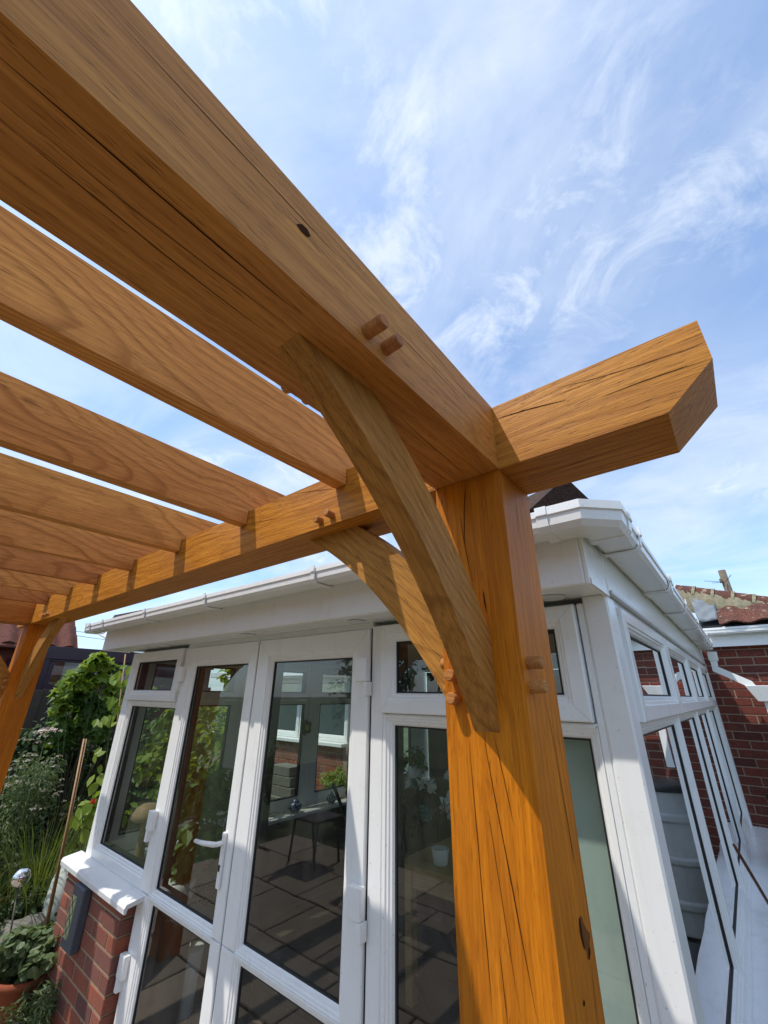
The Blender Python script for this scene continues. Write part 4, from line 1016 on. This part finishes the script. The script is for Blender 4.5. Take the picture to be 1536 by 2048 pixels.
setp(link('roof_deck', dk, 'tile_neighbour', None, (EX, -1.08, EZ)), rr_)
for k in range(3):
    a = at(150, 1262+k*9, -12.0); b_ = at(330, 1282+k*8, -30.0)
    if k < 2: tag(centre(tube('overhead_wire', [a, a.lerp(b_, .5)-Vector((0, 0, .1)), b_], 0.006, 'wire', None, 5)), ['upper thin overhead wire crossing the gap of sky between the roofs', 'lower thin overhead wire just above the pale neighbouring roof panel'][k], 'wire', 'overhead wires')

# ------------------------------------------------------------------ brick house on the right, beyond the conservatory
hs_ = empty('brick_house', (1.2, 5.0, 0)); tag(hs_, 'red brick house with clay pantile roof and white gutter behind the conservatory', 'house')
HY = 4.74
hw = empty('wall', (1.4, HY, 0), parent=hs_)
setp(box('mortar_core', (0.02, HY+0.012, 0), (3.4, HY+0.30, 2.36), 'mortar_dark'), hw)
brick_wall(hw, lambda u, z: Vector((u, HY+0.031, z)), 0.05, 1.75, 0.30, 2.34, 'brick_house', 0)
zg = 2.452
box('fascia', (0.125, HY-0.09, 2.275), (3.4, HY-0.07, zg-0.01), 'upvc', hs_, 0.003); box('soffit', (0.125, HY-0.069, 2.285), (3.4, HY+0.011, 2.295), 'upvc', hs_)
gh = sweep('gutter', [(0.13, HY-0.20), (3.4, HY-0.20)], GP, 'upvc', hs_, zs=zg-2.30)
sweep('gutter_bracket', [(0.335, HY-0.20), (0.36, HY-0.20)], SOLID, 'upvc', gh, 0.006, zs=zg-2.30)
hr = empty('roof', (1.0, HY, zg), parent=hs_)
hm = tile_mesh(0.235, 0.25, 0.034, 10, 0.018)
for r_ in range(1):
    for k in range(9):
        link('roof_tile', hm, 'tile_clay', hr, (0.44+0.235*k, HY-0.22+r_*0.215, zg+0.030+r_*0.20), (math.radians(42)+.03, 0, U(-.01, .01)))
setp(box('eave_board', (0.125, HY-0.14, zg-0.02), (3.4, HY-0.12, zg+0.03), 'near_black'), hr)
link('roof_deck', pydata('roof_deck', [(0.1, HY-0.15, zg), (3.4, HY-0.15, zg), (3.4, HY+.02, zg+.13), (0.1, HY+.02, zg+.13)], [(0, 1, 2, 3)]), 'near_black', hr)
# ridge of half round tiles bedded in mortar
RYD = HY+0.10
A, B = aty(1352, 1178, RYD), aty(1600, 1212, RYD)
nt = 6
for k in range(nt):
    a, b_ = A.lerp(B, k/nt), A.lerp(B, (k+0.97)/nt); tdir = (b_-a).normalized(); s = Vector((0, 1, 0)); u_ = tdir.cross(s)
    if u_.z < 0: u_ = -u_
    v, f = [], []; m = 9
    for e, rr in ((a, 0.105), (b_, 0.112)):
        for R_ in (rr, rr-0.016):
            for i in range(m):
                th = math.pi*i/(m-1); v.append(e + s*(-math.cos(th)*R_) + u_*(math.sin(th)*R_*0.95-0.05))
    for i in range(m-1): f += [(i, i+1, 2*m+i+1, 2*m+i), (m+i, 3*m+i, 3*m+i+1, m+i+1), (i, m+i, m+i+1, i+1), (2*m+i, 2*m+i+1, 3*m+i+1, 3*m+i)]
    o = centre(link('ridge_tile', pydata('ridge_tile', v, f), 'tile_clay')); setp(o, hr)
    v, f = [], []
    for i in range(m):
        th = math.pi*i/(m-1)
        for dd, rr in ((-0.012, 0.116), (0.016, 0.118)): v.append(b_ + tdir*dd + s*(-math.cos(th)*rr) + u_*(math.sin(th)*rr*0.95-0.05))
    for i in range(m-1): f.append((2*i, 2*i+2, 2*i+3, 2*i+1))
    o = centre(link('mortar_joint', pydata('mortar_joint', v, f), 'mortar_bed')); setp(o, hr)
# mortar bedding under the ridge
v, f = [], []; N = 40
for i in range(N+1):
    e = A.lerp(B, i/N)
    v += [e+Vector((0, -0.098, -0.015)), e+Vector((0, -0.150+U(-.02, .02), -0.14+U(-.022, .022))), e+Vector((0, -0.13, -0.27))]
    if i: k = 3*i; f += [(k-3, k, k+1, k-2), (k-2, k+1, k+2, k-1)]
o = centre(link('mortar_bedding', pydata('mortar_bedding', v, f, True), 'mortar_bed')); setp(o, hr)
# lead flashing
q = [aty(x_, y_, HY-0.13) for x_, y_ in ((1376, 1192), (1428, 1202), (1437, 1239), (1398, 1246))]
v, f = [], []; n = 8
for i in range(n+1):
    for j in range(n+1):
        p_ = q[0].lerp(q[1], i/n).lerp(q[3].lerp(q[2], i/n), j/n); v.append(p_+Vector((0, 0.10*(1-j/n)+0.012*math.sin(i*1.3)*math.sin(j*1.7), 0.0)))
for i in range(n):
    for j in range(n): f.append((i*(n+1)+j, (i+1)*(n+1)+j, (i+1)*(n+1)+j+1, i*(n+1)+j+1))
o = link('lead_flashing', pydata('lead_flashing', v, f, True), 'lead'); md = o.modifiers.new('s', 'SOLIDIFY'); md.thickness = 0.004; setp(centre(o), hr)
# downpipe, hopper
dp = empty('downpipe', (0.3, 4.3, 0)); tag(dp, 'white square downpipe with offset bend emptying into a hopper head', 'downpipe')
def sqpipe(name, pts, wd):
    v, f = [], []; n = len(pts); pts = [Vector(p_) for p_ in pts]
    for i, p_ in enumerate(pts):
        t = (pts[min(i+1, n-1)]-pts[max(i-1, 0)]).normalized(); s = Vector((0, 1, 0)); u_ = t.cross(s).normalized()
        for a, b2 in ((-1, -1), (1, -1), (1, 1), (-1, 1)): v.append(p_ + u_*a*wd/2 + s*b2*wd/2)
        if i: k = 4*i; f += [(k-4+j, k-4+(j+1) % 4, k+(j+1) % 4, k+j) for j in range(4)]
    f += [(3, 2, 1, 0), tuple(4*(n-1)+j for j in range(4))]
    o = centre(link(name, pydata(name, v, f), 'upvc')); setp(o, dp)
PY = 4.40
pp = [aty(x_, y_, PY) for x_, y_ in ((1425, 1308), (1431, 1338), (1500, 1368), (1508, 1378))]
sqpipe('pipe', pp, 0.062)
sqpipe('pipe_socket', [pp[0]+Vector((0, 0, .02)), pp[0].lerp(pp[1], .45)], 0.074)
hc0, hc1 = aty(1490, 1372, PY), aty(1500, 1402, PY)
hz0, hz1 = hc0.z, hc1.z
hx0 = hc0.x
bm = bmesh.new()
lo_ = [(hx0, PY-.08, hz0), (hx0+.26, PY-.08, hz0), (hx0+.26, PY+.10, hz0), (hx0, PY+.10, hz0)]; hi_ = [(hx0+.06, PY-.05, hz1), (hx0+.20, PY-.05, hz1), (hx0+.20, PY+.08, hz1), (hx0+.06, PY+.08, hz1)]
va = [bm.verts.new(q_) for q_ in lo_]; vb = [bm.verts.new(q_) for q_ in hi_]
for i in range(4): bm.faces.new((va[i], va[(i+1) % 4], vb[(i+1) % 4], vb[i]))
bm.faces.new(vb); o = link('hopper', frombm('hopper', bm), 'upvc'); md = o.modifiers.new('s', 'SOLIDIFY'); md.thickness = 0.006; setp(centre(o), dp)
sqpipe('lower_pipe', [(hx0+.13, PY+.015, hz1), (hx0+.13, PY+.015, 1.18)], 0.062)

# water butt on its stand, reflected in the right-hand glass
BX, BY, BR_ = 0.50, 3.62, 0.245
wb = empty('water_butt', (BX, BY, 0)); tag(wb, 'grey ribbed plastic water butt with black lid beside the conservatory', 'water butt')
def brad(z): return 0.200+0.042*math.sin(math.pi*min(1, z/0.87))
pr_ = [(0.19, 0.0)]
for q_ in range(1, 109):
    z = 0.008*q_; rib = 0.014 if any(abs(z-c_) < 0.022 for c_ in (0.18, 0.44, 0.70)) else 0.0
    pr_.append((brad(z)+rib, z))
lathe('barrel', pr_, 'barrel', wb, (BX, BY, 0.25), seg=40)
lathe('lid', [(0.205, 0.865), (0.215, 0.87), (0.215, 0.90), (0.19, 0.915), (0.05, 0.925), (0.0, 0.925)], 'black_plastic', wb, (BX, BY, 0.25), seg=40)
lathe('stand', [(0.24, 0.0), (0.235, 0.02), (0.20, 0.245), (0.19, 0.249)], 'black_plastic', wb, (BX, BY, -0.02), seg=12)
lathe('maker_disc', [(0.0, 0.0), (0.03, 0.0), (0.034, 0.003), (0.034, 0.006)], 'barrel', wb, (BX-0.235, BY-0.02, 0.25+0.68), (0, -math.pi/2, 0), 20)
# rusty rod leaning on the sill
a, b_ = Vector((0.122, 2.00, 1.13)), Vector((0.158, 2.92, 0.742))
a = atx(1468, 1690, 0.118); b_ = atz(1546, 1822, 0.742)
tag(centre(tube('metal_rod', [a, a.lerp(b_, .3), b_], [0.007, 0.008, 0.008], 'rust_rod', None, 8)), 'rusty brown rod leaning on the white outer sill', 'rod')
# telegraph pole
tpq = aty(1443, 1141, 24.0); tp = empty('telegraph_pole', (tpq.x, 24.0, 0)); tag(tp, 'weathered wooden telegraph pole top above the clay ridge', 'pole')
tube('pole', [(tpq.x+.12, 24.0, 0), (tpq.x, 24.0, tpq.z)], [0.17, 0.15], 'pole_wood', tp, 12)
box('insulator_bracket', (tpq.x-.20, 23.80, tpq.z-.62), (tpq.x-.10, 23.86, tpq.z-.42), 'pole_wood', tp)
for k, (px, py) in enumerate(((1408, 1162), (1424, 1166), (1462, 1150))):
    e = aty(px, py, 23.0); tube('wire', [(tpq.x, 23.8, tpq.z-.6), e], 0.012, 'wire', tp, 4)

# ------------------------------------------------------------------ house wing beyond the left windows
wg = empty('house_wing', (-5.0, 3.2, 0)); tag(wg, 'red brick house wing with white window seen through the conservatory glass', 'house')
WY = 3.30
ZS = aty(620, 1482, WY).z
ww = empty('wall', (-5.0, WY, 0), parent=wg)
setp(box('mortar_core', (-6.8, WY+0.012, 0), (-3.66, WY+0.3, ZS-0.03), 'mortar_dark'), ww)
brick_wall(ww, lambda u, z: Vector((u, WY+0.031, z)), -6.2, -3.66, ZS-0.03-0.075*15, ZS-0.028, 'brick', 0)
box('wall_upper', (-6.8, WY+0.05, ZS+0.82), (-3.66, WY+0.3, 3.0), 'brick_house', wg)
box('window_sill', (-6.7, WY-0.06, ZS-0.028), (-3.70, WY+0.10, ZS+0.012), 'upvc', wg, 0.004)
wfm = lambda u, v, d: Vector((u, WY+0.06-d, v))
for a, b_ in ((-6.6, -5.65), (-5.63, -4.68), (-4.66, -3.72)):
    framed('window', wfm, (a, ZS+0.014, b_, ZS+0.80), (a+.08, ZS+0.09, b_-.08, ZS+.72), parent=wg, back=-0.05)
box('room_behind', (-6.7, WY+0.9, 1.0), (-3.7, WY+0.92, 2.2), 'blind', wg)
box('eave', (-6.8, WY-.20, ZS+.81), (-3.66, WY+0.049, ZS+.89), 'upvc', wg, 0.004)
# block stack on a low plinth, shrub beside it
BYq = WY-0.30; zq = aty(575, 1555, BYq); zt = aty(575, 1590, BYq).z
for k, lab in enumerate(('lowest pale concrete block of the stack by the wing', 'middle pale concrete block of the stack by the wing', 'topmost pale concrete block of the stack by the wing')):
    tag(box('concrete_block', (zq.x-.24+.02*k, BYq-.11, zt+.106*k), (zq.x+.22-.03*k, BYq+.11, zt+.106*k+.102), 'stone', None, 0.006), lab, 'block')
tag(box('block_plinth', (zq.x-.35, BYq-.16, -.04), (-3.60, BYq+.16, zt-0.001), 'stone', None, 0.01), 'low stone plinth carrying the concrete blocks', 'plinth')
sh_ = aty(672, 1558, BYq)
plant('golden_shrub', 'rounded yellow green shrub against the brick wing', 'shrub', (sh_.x, sh_.y, zt), spread((sh_.x, sh_.y, sh_.z), (0.14, 0.10, 0.17), 12, (0.09, 0.08, 0.09)), 800, 0.02, 0.045, 'oval', 'leaf_lime', stems=5, srad=0.004)

# ------------------------------------------------------------------ plants and furniture inside
fv = empty('flower_vase', (-0.93, 2.05, 0.735)); tag(fv, 'white and teal silk lilies in a pale pot on the table', 'flowers')
fp = aty(880, 1690, 2.05)
fv.location = (fp.x, 2.05, 0.735)
lathe('pot', [(0.04, 0), (0.05, 0.01), (0.06, 0.09), (0.055, 0.095), (0.05, 0.08)], 'white_pot', fv, (fp.x, 2.05, 0.736))
sn = leaf_shape('narrow'); v, f = [], []; v2, f2 = [], []
for k in range(18):
    d = Vector((U(-1, .9), U(-.8, .5), U(0.2, 1.5))); L = U(0.16, 0.42); tip = Vector((fp.x, 2.05, 0.86))+d.normalized()*L
    tube('stalk', [(fp.x, 2.05, 0.86), Vector((fp.x, 2.05, 0.86))+d*L*0.3+Vector((0, 0, .05)), tip], 0.003, 'wire', fv, 5)
    for _ in range(5):
        (leaf_add(v, f, so_, tip+rdir()*0.02, rdir(), d+rdir()*0.8, U(0.06, 0.11)) if k % 3 else leaf_add(v2, f2, so_, tip+rdir()*0.02, rdir(), d+rdir()*0.8, U(0.06, 0.11)))
setp(centre(link('petals', pydata('petals', v, f), 'petal_white')), fv); setp(centre(link('teal_leaves', pydata('teal_leaves', v2, f2), 'teal_leaf')), fv)
gq = aty(845, 1990, 0.95)
gv = empty('glass_cylinder', (gq.x, .95, .024)); tag(gv, 'tall clear glass cylinder vase standing on the tiled floor inside', 'vase')
lathe('glass_wall', [(0.065, 0.0), (0.07, 0.005), (0.07, 0.30+0.2), (0.067, 0.50), (0.066, 0.012), (0.01, 0.010)], 'glass_vase', gv, (gq.x, .95, .024), seg=28)
lathe('pebbles', [(0.06, 0.012), (0.063, 0.05), (0.04, 0.075), (0.01, 0.085)], 'stone', gv, (gq.x, .95, .024), seg=16)
for k, (px, py, y, lab) in enumerate(((830, 1545, 3.4, 'white pot with trailing leaves on the far inner shelf'), (800, 1555, 3.5, 'small white pot of leaves next to the far window'))):
    q = aty(px, py, y); t = empty('potted_plant', (q.x, y, q.z-.1)); tag(t, lab, 'plant')
    lathe('pot', [(0.06, -0.1), (0.08, 0.05), (0.075, 0.05)], 'white_pot', t, q)
    v, f = foliage(spread(q+Vector((0, 0, .13)), (.12, .12, .1), 5, (.07, .07, .07)), 120, .04, .08, 'oval'); setp(centre(link('foliage', pydata('foliage', v, f), 'leaf_mid')), t)
shf = box('shelf', (-2.2, 3.3, 0.62), (-0.35, 3.75, 0.66), 'pine_table'); tag(shf, 'long dark shelf against the back of the conservatory', 'shelf')
for x in (-2.15, -0.42): setp(box('leg', (x, 3.33, 0.024), (x+.05, 3.72, 0.619), 'pine_table'), shf)
q = aty(410, 1640, 1.15)
pt = empty('potted_palm', (q.x, 1.35, 0.024)); tag(pt, 'potted strap leaved palm behind the left door', 'plant')
lathe('pot', [(0.10, 0), (0.11, 0.02), (0.15, 0.27), (0.165, 0.28), (0.165, 0.31), (0.14, 0.30)], 'terracotta', pt, (q.x, 1.35, 0.30))
lathe('stand', [(0.16, 0.0), (0.16, 0.275), (0.02, 0.276)], 'black_plastic', pt, (q.x, 1.35, 0.024))
v, f = [], []
for _ in range(46):
    a = U(0, 6.28); L = U(0.35, 0.75); dx = Vector((math.cos(a), math.sin(a), 0)); s = dx.cross(Vector((0, 0, 1)))*0.02; k0 = len(v)
    for i in range(6):
        tt = i/5; c_ = Vector((q.x, 1.35, 0.58))+dx*(L*0.7*tt)+Vector((0, 0, L*(tt-0.65*tt*tt))); wv = s*(1-tt*tt); v += [c_-wv, c_+wv]
        if i: f.append((k0+2*i-2, k0+2*i-1, k0+2*i+1, k0+2*i))
setp(centre(link('fronds', pydata('fronds', v, f), 'leaf_dark')), pt)
q = aty(365, 1745, 0.85)
t = empty('herb_pot', (q.x, .85, .024)); tag(t, 'small white pot of herbs standing inside the left door', 'plant')
lathe('pot', [(0.07, 0.0), (0.09, 0.16), (0.085, 0.16)], 'white_pot', t, (q.x, .85, q.z-.2)); lathe('stand', [(0.11, 0.0), (0.11, q.z-.228), (0.02, q.z-.227)], 'black_plastic', t, (q.x, .85, .024))
v, f = foliage(spread(Vector((q.x, .85, q.z+.02)), (.06, .06, .05), 6, (.05, .05, .05)), 220, .02, .04, 'round'); setp(centre(link('foliage', pydata('foliage', v, f), 'leaf_mid')), t)
# reclining chair
ch = empty('recliner', (-2.1, 2.3, 0.024)); tag(ch, 'dark reclining garden chair inside behind the right door', 'chair')
tube('seat_sling', [(-2.5, 2.2, 1.05), (-2.2, 2.2, 0.60), (-2.0, 2.2, 0.40), (-1.6, 2.2, 0.42)], [0.09, 0.10, 0.10, 0.09], 'leather', ch, 10)
for y in (1.98, 2.42):
    tube('frame', [(-2.35, y, 0.03), (-1.9, y, 0.45), (-1.5, y, 0.48)], 0.014, 'leather', ch, 8); tube('frame', [(-1.6, y, 0.03), (-2.1, y, 0.5), (-2.55, y, 1.1)], 0.014, 'leather', ch, 8)

# ------------------------------------------------------------------ garden behind the camera (seen mirrored in the glass)
for k, (x, y, hgt, r_, lab) in enumerate(((-9.5, -9.5, 3.2, 1.5, 'broad green garden tree at the end of the lawn'), (-5.8, -10.5, 3.8, 1.6, 'tall green garden tree facing the conservatory'), (-1.6, -10.5, 3.4, 1.5, 'rounded green garden tree opposite the doors'), (2.6, -9.5, 4.2, 1.7, 'large green garden tree near the right boundary'), (6.5, -6.5, 3.4, 1.6, 'green garden tree by the side boundary'))):
    t = empty('garden_tree', (x, y, -.05)); tag(t, lab, 'tree')
    tube('trunk', [(x, y, -.05), (x+.1, y, hgt*.5), (x, y+.1, hgt)], [.16, .12, .05], 'pole_wood', t, 8)
    v, f = foliage(spread((x, y, hgt*0.62), (r_, r_*.7, hgt*.42), 22, (.5, .5, .45)), 1500, .14, .26, 'oval'); setp(centre(link('crown', pydata('crown', v, f), 'leaf_hedge')), t)

# fence added out of view on the right to darken low light from there
fr = empty('added_fence', (2.9, -1.5, 0)); tag(fr, 'unseen dark board fence added on the right to cut low light', 'fence')
fm2 = boxmesh('board', (0.016, 0.148, 1.85), 0.002)
for k in range(62): link('board', fm2, 'fence_wood', fr, (2.9+(0.012 if k % 2 else 0), -6.0+0.14*k, 0.90), (0, 0, U(-.02, .02)))

# more plants inside, along the glazed sides
for k, (x, y, z, r_, n_, kind, mt, lab) in enumerate(((-3.25, 1.35, 0.739, 0.17, 260, 'oval', 'leaf_mid', 'bushy green pot plant on the inner sill behind the left door'),
        (-3.25, 3.15, 0.739, 0.13, 200, 'lobed', 'leaf_dark', 'dark ivy in a pot on the inner sill by the far window'),
        (-2.75, 1.0, 0.024, 0.26, 420, 'oval', 'leaf_mid', 'tall leafy pot plant on the tiled floor beside the left window'),
        (-1.15, 3.3, 0.66, 0.22, 360, 'narrow', 'leaf_dark', 'spiky dark pot plant on the long shelf'),
        (-1.75, 3.5, 0.66, 0.18, 300, 'oval', 'leaf_mid', 'rounded pot plant at the end of the long shelf'))):
    t = empty('house_plant', (x, y, z)); tag(t, lab, 'plant'); h0 = 0.12 if r_ < 0.25 else 0.30
    lathe('pot', [(0.055, 0), (0.06, 0.01), (0.078, h0), (0.072, h0)], ('white_pot', 'terracotta')[k % 2], t, (x, y, z+.001))
    v, f = foliage(spread(Vector((x, y, z+h0+r_*(1.0 if r_ < .25 else 1.9))), (r_*.7, r_*.7, r_*(.8 if r_ < .25 else 1.7)), 9, (r_*.5, r_*.5, r_*.5)), n_, .05, .11, kind); setp(centre(link('foliage', pydata('foliage', v, f), mt)), t)
    tube('stem', [(x, y, z+h0-.02), (x+.01, y, z+h0+r_*1.2)], .006, 'stem_green', t, 6)

# border and chair on the far side of the patio, mirrored in the door glass
for x, y, h_, mt, kd, lab in ((-5.9, -3.0, 1.2, 'leaf_mid', 'oval', 'broad green border shrub beyond the far corner of the patio'), (-4.7, -3.4, 0.9, 'leaf_dark', 'oval', 'dark low border shrub at the edge of the lawn'),
                              (-3.6, -3.3, 1.1, 'leaf_grey', 'narrow', 'grey green border shrub with narrow leaves by the lawn'), (-2.3, -3.5, 1.3, 'leaf_mid', 'lobed', 'tall lobed leaf border shrub opposite the doors')):
    plant('border_shrub', lab, 'shrub', (x, y, -.05), spread((x, y, h_*.5), (.45, .35, h_*.42), 14, (.2, .2, .2)), 900, .05, .11, kd, mt, stems=6)
gc = empty('garden_chair', (-3.95, -2.1, 0)); tag(gc, 'black folding garden chair standing on the patio', 'chair')
box('seat', (-4.2, -2.32, .44), (-3.75, -1.88, .47), 'black_plastic', gc, .008)
bk = box('backrest', (-4.24, -2.32, .50), (-4.20, -1.88, .98), 'black_plastic', gc, .008)
for sx in (-4.2, -3.78):
    for sy in (-2.31, -1.92): tube('leg', [(sx, sy, .022), (sx+(.06 if sx < -4 else -.06), sy, .44)], .013, 'black_plastic', gc, 8)
